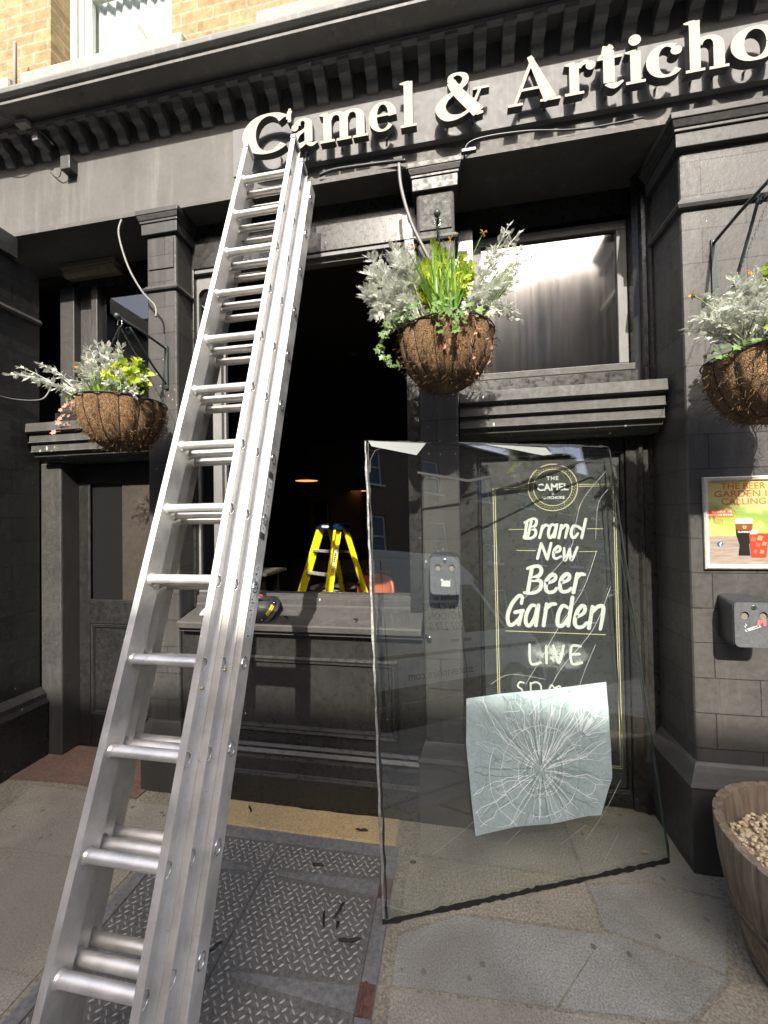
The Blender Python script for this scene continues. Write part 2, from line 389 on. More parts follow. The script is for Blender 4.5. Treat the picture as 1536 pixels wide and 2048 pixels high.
slab([(.57, .75), (1.30, .75), (1.30, 1.49), (.90, 1.49), (.70, 1.34)], 1)
rect(1.30, 1.9, .75, 1.9, 0); rect(1.9, 2.6, .75, 1.9, 2); rect(2.6, 3.3, .75, 1.9, 0)
# left of the hatch
slab([(-2.40, 1.545), (-1.86, 1.55), (-1.45, 1.58), (-1.45, 1.90), (-2.1, 1.93), (-2.5, 1.94)], 2)
slab([(-2.62, 1.13), (-1.45, 1.13), (-1.45, 1.57), (-1.86, 1.54), (-2.40, 1.535), (-2.62, 1.52)], 1)
slab([(-2.62, .55), (-1.45, .55), (-1.45, 1.12), (-2.62, 1.12)], 2)
slab([(-2.9, .55), (-2.63, .55), (-2.63, 1.52), (-2.9, 1.5)], 0)
slab([(-3.5, .55), (-2.91, .55), (-2.91, 1.98), (-3.5, 1.98)], 2)
rng = random.Random(3)
for k, (y0, y1) in enumerate(((-1.10, -.62), (-.62, -.05), (-.05, .55), (.55, .75))):
    x = -12 - rng.random()*.3
    while x < 12:
        w = rng.choice((.6, .75, .9)); 
        if not (k == 3 and x+w > -3.5 and x < 1.35) : rect(x, x+w, y0, y1, rng.choice((0, 0, 2, 1)))
        elif k == 3 and x > -.3: rect(x, x+w, y0, y1, 0)
        x += w
for x in range(4, 14): rect(x*.85, x*.85+.85, .75, 1.89, rng.choice((0, 2)))
for x in range(-14, -4): rect(x*.85+.07, x*.85+.92, .55, 1.89, rng.choice((0, 2)))
bm = BM()
for mi, lst in slabs.items():
    for pts in lst:
        v0 = [bm.verts.new((p[0], p[1], 0.0)) for p in pts]; f = bm.faces.new(v0); f.material_index = mi
        v1 = [bm.verts.new((p[0], p[1], -.01)) for p in pts]; n = len(pts)
        for i in range(n):
            g = bm.faces.new((v0[i], v0[(i+1) % n], v1[(i+1) % n], v1[i])); g.material_index = mi
struct('paving_slabs', bm, [M_SLABA, M_SLABB, M_SLABC], bevel=0)
bm = BM(); prof(bm, [(-2.78, 1.965), (-2.23, 1.985), (-1.79, 1.93), (-1.79, 2.32), (-2.78, 2.32)], -.02, .005, 'z')
struct('red_painted_step', bm, M_RED)

# ============================================================ THE PUB BUILDING
FY = 2.045                                     # fascia face
pub = thing('pub_building', 'Victorian pub front in black paint with yellow brick upper floor', 'building', (0, 2.3, 0))
# --- fascia, soffit
bm = BM(); box(bm, -3.6, 3.6, FY, 2.42, 3.434, 4.06); obj('fascia', bm, M_FAS, pub)
bm = BM(); prof(bm, [(FY-.001, 3.434), (FY-.018, 3.436), (FY-.02, 3.458), (FY-.001, 3.466)], -3.6, 3.6); obj('fascia_bead', bm, M_FAS, pub)
bm = BM(); prof(bm, [(2.12, 4.04), (1.93, 4.035), (1.93, 4.012), (1.955, 4.005), (1.955, 4.035)][::-1], -3.6, 3.6)
bm2 = BM()
prof(bm, [(2.3, 4.16), (1.86, 4.16), (1.81, 4.125), (1.793, 4.11), (1.788, 4.095), (1.79, 4.075), (1.805, 4.062), (1.815, 4.06), (1.817, 4.04), (1.835, 4.034), (1.90, 4.042), (1.93, 4.05), (2.3, 4.05)], -3.6, 3.6)
bm2.free()
cor = obj('cornice', bm, M_CORN, pub, bevel=.002)
# gently uneven lead roll
n0 = 25
for k in range(n0):
    x = .048 + (k-22)*.142
    if x < -3.3: continue
    b = BM()
    pr = [(1.932, 4.012), (1.934, 3.995), (1.945, 3.985), (1.953, 3.992), (1.958, 3.985), (1.968, 3.965), (1.985, 3.955), (2.0, 3.957), (2.012, 3.945), (2.022, 3.915), (2.034, 3.90), (FY, 3.897), (FY, 4.03), (1.95, 4.03)]
    prof(b, pr, x-.031, x+.031); obj('bracket', b, M_CORN, cor, bevel=.002)
for k in range(n0-22, 24):
    x = .048 + k*.142
    if x > 3.4: break
    b = BM(); prof(b, pr, x-.031, x+.031); obj('bracket', b, M_CORN, cor, bevel=.002)
for x in (-2.05, -.55, .95):
    b = BM(); tube(b, [(x, 1.855, 4.037), (x, 1.85, 4.028)], .009, 10); obj('bolt', b, M_CORN, cor)

# --- upper brick wall with two sash windows
WX = ((-2.62, -1.70), (-.42, .50), (1.78, 2.70)); Z0w, Z1w = 4.50, 6.3
bm = BM()
xs = [-3.6] + [v for w in WX for v in w] + [3.6]
for i in range(0, len(xs), 2): box(bm, xs[i], xs[i+1], 2.15, 2.37, 4.161, 9)
for a, b_ in WX: box(bm, a, b_, 2.15, 2.37, 4.161, Z0w-.07); box(bm, a, b_, 2.15, 2.37, Z1w, 9)
obj('brick_wall', bm, M_BRICK, pub)
M_CURT = mat('pale_curtain', (.50, .55, .49), .8)
for a, b_ in WX:
    f = BM()
    box(f, a, a+.055, 2.285, 2.36, Z0w, Z1w); box(f, b_-.055, b_, 2.285, 2.36, Z0w, Z1w)
    box(f, a+.056, a+.095, 2.30, 2.36, Z0w, Z1w); box(f, b_-.095, b_-.056, 2.30, 2.36, Z0w, Z1w)
    w = obj('window', f, M_WHITE, pub, bevel=.004)
    f = BM(); zz = Z0w+.05
    box(f, a+.096, a+.15, 2.315, 2.35, Z0w, Z1w); box(f, b_-.15, b_-.096, 2.315, 2.35, Z0w, Z1w)
    box(f, a+.151, b_-.151, 2.316, 2.349, Z0w, Z0w+.09); box(f, a+.151, b_-.151, 2.316, 2.349, 5.32, 5.37); box(f, a+.151, b_-.151, 2.316, 2.349, Z1w-.07, Z1w)
    obj('sash_frame', f, mat('sash_paint', (.60, .64, .60), .5), w, bevel=.003)
    f = BM(); box(f, a+.14, b_-.14, 2.33, 2.336, Z0w+.08, Z1w-.06); obj('pane', f, M_PANE2, w)
    f = BM(); n = 40
    P = [(a+.05+(b_-a-.1)*i/n, 2.375+.012*math.sin(i*1.9)+.006*math.sin(i*.7)) for i in range(n+1)]
    for (x0, y0), (x1, y1) in zip(P, P[1:]): quad(f, (x0, y0, Z0w), (x1, y1, Z0w), (x1, y1, Z1w), (x0, y0, Z1w), smooth=True)
    obj('curtain', f, M_CURT, w)
for a, b_ in ((-2.745, -1.555), (-1.07, .62), (1.66, 2.85), (-3.7, -2.84)):
    f = BM(); prof(f, [(2.05, 4.42), (2.05, 4.545), (2.36, 4.585), (2.36, 4.42)], a, b_); s_ = obj('window_sill', f, M_STONE, pub, bevel=.012)
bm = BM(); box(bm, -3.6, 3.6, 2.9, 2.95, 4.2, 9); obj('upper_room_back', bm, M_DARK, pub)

# --- piers and pilasters
def capital(x0, x1, yf, parent, ztop=3.432, deep=2.2, s=1.0):
    o = s
    b = BM()
    def ring(z0, z1, out, out2=None):
        out2 = out if out2 is None else out2
        v = []
        for z, e in ((z0, out), (z1, out2)):
            v.append([b.verts.new(p) for p in ((x0-e, deep, z), (x0-e, yf-e, z), (x1+e, yf-e, z), (x1+e, deep, z))])
        for i in range(3): b.faces.new((v[0][i], v[0][i+1], v[1][i+1], v[1][i]))
        b.faces.new(v[0]); b.faces.new(v[1][::-1])
    ring(ztop-.028, ztop, .058*o, .060*o); ring(ztop-.055, ztop-.0285, .040*o, .054*o); ring(ztop-.070, ztop-.0555, .036*o); ring(ztop-.135, ztop-.0705, .026*o, .028*o)
    return obj('capital', b, M_CAP, parent, bevel=.003)
def necking(x0, x1, yf, z, parent, deep=2.2, r=.018):
    b = BM(); path = [(0, -r*.2), (r, 0), (r*1.35, r*.7), (r*1.1, r*1.5), (r*.5, r*1.9), (r*.4, r*2.4)]
    vs = []
    for e, dz in path: vs.append([b.verts.new(p) for p in ((x0-e, deep, z+dz), (x0-e, yf-e, z+dz), (x1+e, yf-e, z+dz), (x1+e, deep, z+dz))])
    for A, B in zip(vs, vs[1:]):
        for i in range(3): b.faces.new((A[i], A[i+1], B[i+1], B[i]))
    b.faces.new(vs[0]); b.faces.new(vs[-1][::-1])
    return obj('neck_moulding', b, M_CAP, parent)
def plinth(x0, x1, yf, out, zt, parent, deep=2.25, zroll=.10):
    b = BM(); path = [(out, 0), (out, zt-zroll), (out+.004, zt-zroll+.012), (out-.006, zt-zroll+.03), (out*.55, zt-.035), (out*.3, zt-.012), (0.004, zt)]
    vs = []
    for e, z in path: vs.append([b.verts.new(p) for p in ((x0-e, deep, z), (x0-e, yf-e, z), (x1+e, yf-e, z), (x1+e, deep, z))])
    for A, B in zip(vs, vs[1:]):
        for i in range(3): b.faces.new((A[i], A[i+1], B[i+1], B[i]))
    b.faces.new(vs[0]); b.faces.new(vs[-1][::-1])
    return obj('plinth', b, M_CAP, parent, bevel=.002)
def pier(x0, x1, yf, name, m, ztop=3.432, cap=True, zneck=2.93, pl=(.05, .46), s=1.0, deep=2.3, cs=1.0):
    b = BM(); r = .012
    prof(b, [(x0, deep), (x0, yf+r), (x0+r*.3, yf+r*.3), (x0+r, yf), (x1-r, yf), (x1-r*.3, yf+r*.3), (x1, yf+r), (x1, deep)], .0, ztop, 'z')
    o = obj(name, b, m, pub)
    if cap: capital(x0, x1, yf, o, ztop, s=cs)
    necking(x0, x1, yf, zneck, o, r=.018*s); plinth(x0, x1, yf, pl[0], pl[1], o)
    return o
pier(1.062, 3.4, 1.952, 'corner_pier', M_PIER, ztop=3.36, zneck=2.955)
bm = BM(); box(bm, 1.06, 3.4, 2.0, 2.3, 3.3605, 3.433); obj('pier_block', bm, M_FAS, pub)
pil = []
for cx in (-.052, -1.69):
    o = pier(cx-.10, cx+.10, 2.035, 'pilaster', M_PIER2, zneck=3.03 if cx > -1 else 2.96, pl=(.035, .40), s=.7, cs=.72); pil.append(o)
# raised panel at the top of each pilaster
for o, cx in zip(pil, (-.052, -1.69)):
    b = BM(); box(b, cx-.085, cx+.085, 2.029, 2.034, 3.09, 3.27); obj('raised_panel', b, M_PIER2, o, bevel=.002)
# far left pier whose side faces the doorway
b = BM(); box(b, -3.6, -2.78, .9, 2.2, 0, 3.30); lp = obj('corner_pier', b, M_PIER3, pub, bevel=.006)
b = BM(); prof(b, [(-2.779, .0), (-2.72, 0), (-2.72, .34), (-2.712, .36), (-2.73, .39), (-2.735, .42), (-2.765, .45), (-2.779, .46)], .85, 2.199, 'y'); obj('plinth', b, M_TRIM, lp)
b = BM(); prof(b, [(-2.779, 2.93), (-2.765, 2.935), (-2.757, 2.95), (-2.765, 2.97), (-2.779, 2.975)], .9, 2.199, 'y'); obj('neck_moulding', b, M_CAP, lp)
b = BM(); box(b, -3.6, -2.75, .87, 2.04, 3.301, 3.433); obj('capital', b, M_CAP, lp)

# --- big front window, its glass taken out
win = obj('shop_window', (lambda b: (
    box(b, -1.60, -1.575, 2.17, 2.26, 1.035, 3.16), box(b, -.235, -.15, 2.17, 2.26, 1.035, 3.16),
    box(b, -1.60, -.15, 2.172, 2.258, 3.1605, 3.433), b)[-1])(BM()), M_TRIM, pub, bevel=.003)
b = BM(); prof(b, [(2.17, 1.03), (2.17, 1.055), (2.178, 1.06), (2.178, 1.10), (2.20, 1.108), (2.20, 1.122), (2.28, 1.122), (2.28, 1.03)], -1.5745, -.2355); obj('bottom_rail', b, M_SILL, win, bevel=.002)
b = BM(); box(b, -1.5745, -.2355, 2.18, 2.25, 3.135, 3.1600); box(b, -1.5745, -.2355, 2.205, 2.25, 3.112, 3.1345)
tr = obj('transom', b, M_GREYF, win, bevel=.002)
# cast fretwork crest along the transom: little rings and hooks
b = BM()
for k in range(26):
    x = -1.54 + k*.0505
    if x > -.26: break
    P = [(x+.019*math.cos(t)*(1 if k % 2 else -1), 2.178, 3.181+.019*math.sin(t)) for t in [a_*.45 for a_ in range(0, 12)]]
    tube(b, P, .0042, 5); tube(b, [(x+.025, 2.178, 3.162), (x+.025, 2.178, 3.203)], .004, 5)
obj('fretwork', b, M_GREYF, tr)
# narrow left-hand light with a round-headed pane, and its mullion
b = BM(); box(b, -1.452, -1.40, 2.185, 2.25, 1.123, 3.11); box(b, -1.399, -1.385, 2.21, 2.24, 1.123, 3.11); obj('mullion', b, M_GREYF, win, bevel=.004)
b = BM()
xa, xb_ = -1.574, -1.453; cx, r_ = (xa+xb_)/2, (xb_-xa)/2-.014
out_ = [(xa, 3.11), (xa, 1.123), (xb_, 1.123), (xb_, 3.11)]
inn = [(cx-r_, 1.145)] + [(cx-r_*math.cos(t), 3.0+r_*math.sin(t)) for t in [math.pi*i/10 for i in range(11)]] + [(cx+r_, 1.145)]
# frame as strips
box(b, xa, cx-r_, 2.2, 2.235, 1.124, 3.109); box(b, cx+r_, xb_, 2.2, 2.235, 1.124, 3.109)
box(b, cx-r_, cx+r_, 2.2, 2.235, 1.124, 1.145)
ts = [math.pi*i/10 for i in range(11)]
for t0, t1 in zip(ts, ts[1:]):
    x0, z0 = cx-r_*math.cos(t0), 3.0+r_*math.sin(t0); x1, z1 = cx-r_*math.cos(t1), 3.0+r_*math.sin(t1)
    quad(b, (x0, 2.2, z0), (x1, 2.2, z1), (x1, 2.2, 3.109), (x0, 2.2, 3.109)); quad(b, (x0, 2.2, z0), (x1, 2.2, z1), (x1, 2.235, z1), (x0, 2.235, z0))
obj('side_light_frame', b, M_GREYF, win)
b = BM(); box(b, cx-r_-.005, cx+r_+.005, 2.214, 2.220, 1.14, 3.07); obj('pane', b, M_PANE, win)
# sloping ledge
b = BM(); prof(b, [(1.996, .955), (1.993, .985), (2.0, .992), (2.17, 1.034), (2.30, 1.034), (2.30, .93), (2.02, .93), (2.018, .95)], -1.575, -.163)
led = obj('window_ledge', b, M_SILL, pub, bevel=.003)
# stall riser: panel, mouldings, skirting
b = BM(); box(b, -1.60, -.15, 2.062, 2.3, 0, .9295); ris = obj('stall_riser', b, M_TRIM, pub)
def frame_mould(x0, x1, z0, z1, y, w, d, parent, m=M_TRIM, name='panel_moulding'):
    b = BM(); pr_ = [(0, 0), (0, d*.5), (w*.25, d), (w*.55, d*.7), (w*.75, d*.75), (w, 0)]
    ringv = []
    for off, out in pr_:
        ringv.append([b.verts.new(p) for p in ((x0+off, y-out, z0+off), (x1-off, y-out, z0+off), (x1-off, y-out, z1-off), (x0+off, y-out, z1-off))])
    for A, B in zip(ringv, ringv[1:]):
        for i in range(4): b.faces.new((A[i], A[(i+1) % 4], B[(i+1) % 4], B[i]))
    return obj(name, b, m, parent)
frame_mould(-1.50, -.295, .37, .80, 2.0615, .042, .022, ris)
b = BM(); prof(b, [(2.061, .31), (2.05, .31), (2.035, .297), (2.038, .285), (2.022, .268), (2.026, .255), (2.018, .24), (2.018, .17), (2.008, .165), (2.002, .155), (2.002, 0), (2.061, 0)], -1.585, -.168); obj('skirting', b, M_TRIM, ris, bevel=.002)

# --- right bay: moulded lintel, sign board panel, window above
def lintel(x0, x1):
    b = BM()
    prof(b, [(2.30, 2.245), (2.09, 2.232), (2.062, 2.222), (2.058, 2.168), (2.066, 2.162), (2.086, 2.160), (2.084, 2.105), (2.076, 2.10), (2.098, 2.095), (2.096, 2.045), (2.088, 2.04), (2.112, 2.034), (2.118, 2.012), (2.15, 2.0), (2.16, 1.985), (2.30, 1.985)], x0, x1)
    return obj('lintel_moulding', b, M_SILL, pub, bevel=.0025)
lintel(.056, 1.045); lintel(-2.72, -1.795)
# wall faces behind
b = BM(); box(b, .05, 1.061, 2.302, 2.44, 1.94, 2.36); box(b, .05, 1.061, 2.38, 2.44, 3.28, 3.433); box(b, 1.012, 1.061, 2.31, 2.44, 2.3601, 3.2799); box(b, .05, .155, 2.31, 2.44, 2.3601, 3.2799); obj('window_wall', b, M_TRIM, pub)
def top_window(x0, x1, z0, z1, y, parent, panel):
    f = BM(); t = .052
    box(f, x0, x1, y, y+.05, z0, z0+t*.6); box(f, x0, x1, y, y+.05, z1-t, z1); box(f, x0, x0+t, y, y+.05, z0+t*.6+.0002, z1-t-.0002); box(f, x1-t, x1, y, y+.05, z0+t*.6+.0002, z1-t-.0002)
    w = obj('upper_window', f, M_GREYF, parent, bevel=.004)
    f = BM(); box(f, x0+t-.01, x1-t+.01, y+.02, y+.026, z0+.02, z1-t+.01); obj('pane', f, panel, w)
    f = BM(); box(f, x0-.04, x1+.01, y-.06, y-.001, z0-.03, z0+.008); obj('sill', f, M_SILL, w, bevel=.004)
    return w
# pane with reflecting film: soft vertical streaks
def m_film():
    m = mat('window_film', (.34, .34, .35), .08, 1.0); q = N(m)
    f = q.noise(1.0, 6, .7, q.pos(34, 4, 1.2)); q.l(q.ramp(f, [(.3, (.10,)*3), (.7, (.135,)*3)]), q.b.inputs['Roughness'])
    c = q.ramp(q.noise(3, 5, .6), [(.3, (.24, .24, .25)), (.7, (.33, .32, .315))]); q.l(c, q.b.inputs['Base Color']); 
    return m
tw = top_window(.158, 1.01, 2.395, 3.245, 2.37, pub, m_film())
b = BM(); prof(b, [(1.012, 2.31), (1.034, 2.29), (1.036, 2.255), (1.052, 2.25), (1.054, 2.2), (1.0615, 2.2), (1.0615, 2.31)], 2.232, 3.4325, 'z'); obj('jamb_moulding', b, M_TRIM, pub)
# board recess frame
b = BM(); box(b, .925, 1.061, 2.245, 2.44, 0.002, 1.984); box(b, .05, .152, 2.245, 2.44, .002, 1.984); box(b, .1521, .9249, 2.262, 2.44, 1.915, 1.984); box(b, .1521, .9249, 2.262, 2.44, 0.002, .075)
fr = obj('panel_surround', b, M_TRIM, pub, bevel=.004)
frame_mould(.152, .925, .075, 1.915, 2.272, .02, .012, fr, M_TRIM, 'surround_moulding')
b = BM(); prof(b, [(.975, 2.2445), (.985, 2.23), (1.0, 2.23), (1.01, 2.2445)], .002, 1.984, 'z'); obj('door_bead', b, M_TRIM, fr)

# --- left bay: door
b = BM(); box(b, -2.779, -2.615, 2.202, 2.44, 0.006, 1.984); obj('door_jamb', b, M_CAP, pub, bevel=.01)
b = BM()
box(b, -2.6149, -2.53, 2.33, 2.38, .006, 1.983); box(b, -1.88, -1.795, 2.33, 2.38, .006, 1.983)
box(b, -2.5299, -1.8801, 2.3302, 2.3798, 1.85, 1.983); box(b, -2.5299, -1.8801, 2.3302, 2.3798, .86, 1.02); box(b, -2.5299, -1.8801, 2.3302, 2.3798, .006, .22); box(b, -2.5299, -1.8801, 2.35, 2.3798, .2201, .8599)
dr = obj('door', b, M_GLOSS, pub, bevel=.006)
frame_mould(-2.53, -1.88, .22, .86, 2.35, .03, .018, dr, M_GLOSS)
frame_mould(-2.53, -1.88, 1.02, 1.85, 2.332, .012, .006, dr, M_GLOSS)
b = BM(); box(b, -2.53, -1.88, 2.35, 2.356, 1.02, 1.85); obj('pane', b, mat('dark_door_glass', (.012, .012, .013), .25), dr)
M_ETCH = m_speck('beige_panel', (.03, .024, .019), (.05, .04, .031), 40, .6, .1)
b = BM(); box(b, -2.27, -1.93, 2.343, 2.349, 1.02, 1.85); pnl = obj('beige_panel', b, M_ETCH, dr)
b = BM()      # etched artichoke
cx, cz = -2.10, 1.60
for row in range(6):
    for k in range(-2, 3):
        if abs(k) > 2-(row > 4)-(row < 1): continue
        x = cx + k*.021*(1-.08*row) + (.0105 if row % 2 else 0); z = cz + (row-3)*.028; w = .011
        ribbon(b, [(x-w, z), (x-w*.9, z+.014), (x, z+.032), (x+w*.9, z+.014), (x+w, z)], .0028, 2.3418, 2.3428)
for s_ in (-1, 1):
    for k in range(5): ribbon(b, [(cx, cz+.09), (cx+s_*(.012+.011*k), cz+.125), (cx+s_*(.024+.017*k), cz+.155-.012*k)], [.004, .003, .001], 2.3418, 2.3428)
obj('etched_artichoke', b, mat('etch_line', (.07, .05, .04), .8), pnl)
b = BM(); box(b, -2.779, -1.795, 2.302, 2.44, 1.9845, 2.36); obj('window_wall', b, M_TRIM, pub)
b = BM(); box(b, -2.779, -1.795, 2.38, 2.44, 3.28, 3.433); obj('window_head', b, M_TRIM, pub)
b = BM(); box(b, -2.779, -2.66, 2.34, 2.42, 2.3605, 3.2795); box(b, -2.52, -2.47, 2.345, 2.41, 2.3605, 3.2795); box(b, -2.6598, -2.5202, 2.39, 2.40, 2.3605, 3.2795); lw = obj('upper_window', b, M_CAP, pub, bevel=.008)
b = BM(); box(b, -2.469, -1.84, 2.385, 2.392, 2.3605, 3.2795); obj('pane', b, M_PANE, lw)
b = BM(); box(b, -1.8395, -1.795, 2.34, 2.42, 2.3605, 3.2795); obj('jamb', b, M_TRIM, lw)
b = BM(); box(b, -2.66, -1.70, 2.30, 2.38, 2.246, 2.30); obj('sill', b, M_SILL, lw, bevel=.004)

# --- inside
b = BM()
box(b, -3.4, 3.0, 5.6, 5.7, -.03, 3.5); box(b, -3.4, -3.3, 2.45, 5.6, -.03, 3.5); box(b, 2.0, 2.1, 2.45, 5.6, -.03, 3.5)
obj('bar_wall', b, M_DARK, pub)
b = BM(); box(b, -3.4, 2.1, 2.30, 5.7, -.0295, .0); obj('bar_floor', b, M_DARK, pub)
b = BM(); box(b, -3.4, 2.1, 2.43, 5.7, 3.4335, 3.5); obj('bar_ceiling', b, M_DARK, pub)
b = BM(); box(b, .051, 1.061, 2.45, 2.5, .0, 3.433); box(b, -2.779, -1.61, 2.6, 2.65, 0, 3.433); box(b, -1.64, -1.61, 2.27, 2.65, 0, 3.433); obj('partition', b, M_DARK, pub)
b = BM(); box(b, -1.90, -1.22, 5.0, 5.08, 1.30, 2.62); box(b, -1.2199, -1.19, 5.0, 5.599, 1.30, 2.62); obj('timber_panelling', b, M_DARK2, pub)
b = BM(); box(b, -2.3, .3, 5.32, 5.599, 0, .98); obj('bar_counter', b, mat('bar_wood', (.035, .018, .008), .5), pub)
t_ = BM()
merge(t_, text_bm('CAMEL', .065, -1.56, 5.314, .80)); merge(t_, text_bm('ARTICHOKE', .065, -1.20, 5.314, .80)); obj('bar_lettering', t_, mat('faded_lettering', (.30, .26, .16), .6), pub)
for x in (-1.05, -.55):
    b = BM(); tube(b, [(x, 4.2, 3.432), (x, 4.2, 3.42)], .035, 16); obj('ceiling_spot', b, mat('spot_rim', (.25, .25, .25), .4), pub)
# ============================================================ SHOP SIGN
sign = thing('pub_sign', 'cream raised serif lettering Camel & Artichoke on a long grey board along the fascia', 'sign', (.3, FY, 3.56))
b = BM(); box(b, -1.20, .135, 2.015, FY-.0005, 3.552, 3.825); box(b, .1365, 2.15, 2.015, FY-.0005, 3.552, 3.825); obj('backboard', b, M_BOARD, sign, bevel=.001)
LY0, LY1 = 1.94, 1.976
class G:
    """one serif letter drawn as thick/thin strokes in unit coordinates"""
    def __init__(s): s.k = []
    def r(s, pts, ws, sm=True):
        if sm and len(pts) > 2 and not isinstance(ws, (int, float)):
            P = smooth_path([(p[0], p[1], 0) for p in pts], 5); n = len(pts)-1
            W_ = []
            for i in range(len(P)):
                t = i/5; a = min(int(t), n-1); f_ = t-a; W_.append(ws[a]*(1-f_)+ws[min(a+1, n)]*f_)
            s.k.append(('r', [(p.x, p.y) for p in P], W_))
        else: s.k.append(('r', pts, ws))
        return s
    def arc(s, cx, cy, rx, ry, a0, a1, thick, thin, n=26, p=1.5, end=1.0):
        pts, ws = [], []
        for i in range(n+1):
            a = R(a0+(a1-a0)*i/n); c = abs(math.cos(a))**p
            w = thin+(thick-thin)*c; pts.append((cx+rx*math.cos(a), cy+ry*math.sin(a)))
            if end != 1.0 and i > n*.7: w *= 1-(1-end)*(i-n*.7)/(n*.3)
            ws.append(w)
        s.k.append(('r', pts, ws)); return s
    def d(s, cx, cy, r_): s.k.append(('d', (cx, cy), r_)); return s
    def stem(s, x, y0, y1, w): return s.r([(x, y0), (x, y1)], w)
    def foot(s, x, hw, y=0.0, h=.055): return s.r([(x-hw, y+h/2), (x+hw, y+h/2)], h)
    def flag(s, x, y, w): return s.r([(x-w/2-.09, y-.035), (x-w/2+.06, y-.045)], [.03, .10]).r([(x-w/2-.09, y-.03), (x+.02, y-.012)], [.02, .035])
GL = {
 'C': G().arc(.47, .49, .36, .455, 42, 318, .25, .065, end=.75).r([(.86, .985), (.85, .66)], [.045, .06]).r([(.70, .83), (.86, .86)], [.07, .05]).r([(.86, .93), (.82, .74)], [.09, .06]),
 'a': G().stem(.47, .10, .50, .19).arc(.33, .50, .14, .165, 165, 0, .19, .07, p=2.5).d(.14, .50, .085).r([(.42, .42), (.22, .33), (.12, .17), (.22, .045), (.42, .12)], [.05, .11, .19, .15, .06]).r([(.46, .12), (.54, .035), (.68, .08)], [.16, .09, .03]),
 'm': None, 'e': G().arc(.33, .345, .225, .315, 0, 322, .19, .055, end=.7).r([(.13, .385), (.62, .385)], .05).r([(.545, .36), (.55, .42)], [.14, .16]),
 'l': G().stem(.19, .03, 1.03, .20).foot(.19, .18).flag(.19, 1.05, .2),
 '&': G().r([(.33, .82), (.44, .60), (.66, .30), (.86, .04)], [.17, .21, .23, .25]).r([(.33, .82), (.33, .93), (.46, .975), (.60, .90), (.60, .76), (.42, .58)], [.15, .10, .06, .12, .13, .07])
      .r([(.42, .58), (.22, .46), (.11, .26), (.24, .05), (.50, .03), (.72, .18), (.90, .56)], [.07, .13, .22, .18, .08, .06, .055]).foot(.92, .16, .545, .05).r([(.82, .03), (.95, .03)], [.10, .05]),
 'A': G().r([(.12, .03), (.50, .98)], [.06, .07]).r([(.43, 1.02), (.83, .02)], [.10, .25]).r([(.24, .32), (.68, .32)], .055).foot(.13, .15).foot(.83, .20),
 'r': G().stem(.19, .03, .66, .19).foot(.19, .19).flag(.19, .70, .19).arc(.42, .46, .15, .20, 150, 70, .08, .09).d(.52, .575, .095),
 't': G().stem(.23, .12, .78, .19).r([(.04, .645), (.46, .645)], .055).r([(.06, .66), (.28, .90)], [.04, .09]).r([(.17, .72), (.23, .88)], [.14, .20]).r([(.23, .14), (.32, .045), (.47, .12)], [.19, .12, .035]),
 'i': G().stem(.19, .03, .66, .19).foot(.19, .18).flag(.19, .70, .19).d(.19, .905, .115),
 'c': G().arc(.34, .345, .23, .315, 55, 322, .20, .055, end=.7).d(.50, .52, .09),
 'h': G().stem(.19, .03, 1.03, .19).foot(.19, .17).flag(.19, 1.05, .19).arc(.42, .46, .19, .20, 150, 0, .19, .075, p=2).stem(.61, .03, .48, .19).foot(.61, .17),
 'o': G().arc(.36, .345, .26, .31, 0, 360, .20, .06, n=40),
 'k': G().stem(.19, .03, 1.03, .19).foot(.19, .17).flag(.19, 1.05, .19).r([(.26, .26), (.58, .62)], .06).foot(.60, .14, .63, .05).r([(.36, .42), (.66, .03)], [.14, .22]).foot(.66, .17),
}
m_ = G().flag(.19, .70, .18)
for x in (.19, .56, .93): m_.stem(x, .03, .50 if x > .2 else .66, .185).foot(x, .165)
for x in (.19, .56): m_.arc(x+.19, .46, .18, .20, 150, 0, .185, .075, p=2)
GL['m'] = m_
CAPH = .228; BASE = 3.572
X = [('C', -1.083, -.811), ('a', -.811, -.664), ('m', -.655, -.386), ('e', -.375, -.241), ('l', -.221, -.132), ('&', -.030, .231), ('A', .310, .560), ('r', .572, .714), ('t', .718, .836), ('i', .840, .931), ('c', .940, 1.080), ('h', 1.087, 1.272), ('o', 1.284, 1.455), ('k', 1.47, 1.66), ('e', 1.675, 1.82)]
def glyph(g, x0, x1, zb, H, y0, y1):
    xs = []
    for k in g.k:
        if k[0] == 'r': 
            w = k[2] if not isinstance(k[2], (int, float)) else [k[2]]*len(k[1])
            xs += [p[0]-.3*ww for p, ww in zip(k[1], w)] + [p[0]+.3*ww for p, ww in zip(k[1], w)]
        else: xs += [k[1][0]-k[2], k[1][0]+k[2]]
    a, c_ = min(xs), max(xs); sx = (x1-x0)/(c_-a); b = BM()
    for i, k in enumerate(g.k):
        e = i*.0004
        if k[0] == 'r':
            # stroke widths scale with both axes: build in unit space, then map
            t = BM(); ribbon(t, k[1], k[2], y0+e, y1)
            for v in t.verts: v.co.x = x0+(v.co.x-a)*sx; v.co.z = zb+v.co.z*H
            merge(b, t)
        else: disc(b, (x0+(k[1][0]-a)*sx, zb+k[1][1]*H), k[2]*sx, y0+e, y1, 22, k[2]*H)
    return b
for ch, x0, x1 in X:
    b = glyph(GL[ch], x0, x1, BASE, CAPH, LY0, LY1)
    bmesh.ops.recalc_face_normals(b, faces=b.faces)
    for f in b.faces: f.material_index = 0 if f.normal.y < -.9 else 1
    o = obj('letter', b, [M_CREAM, M_LETSIDE], sign, fix=False)
    xm = (x0+x1)/2
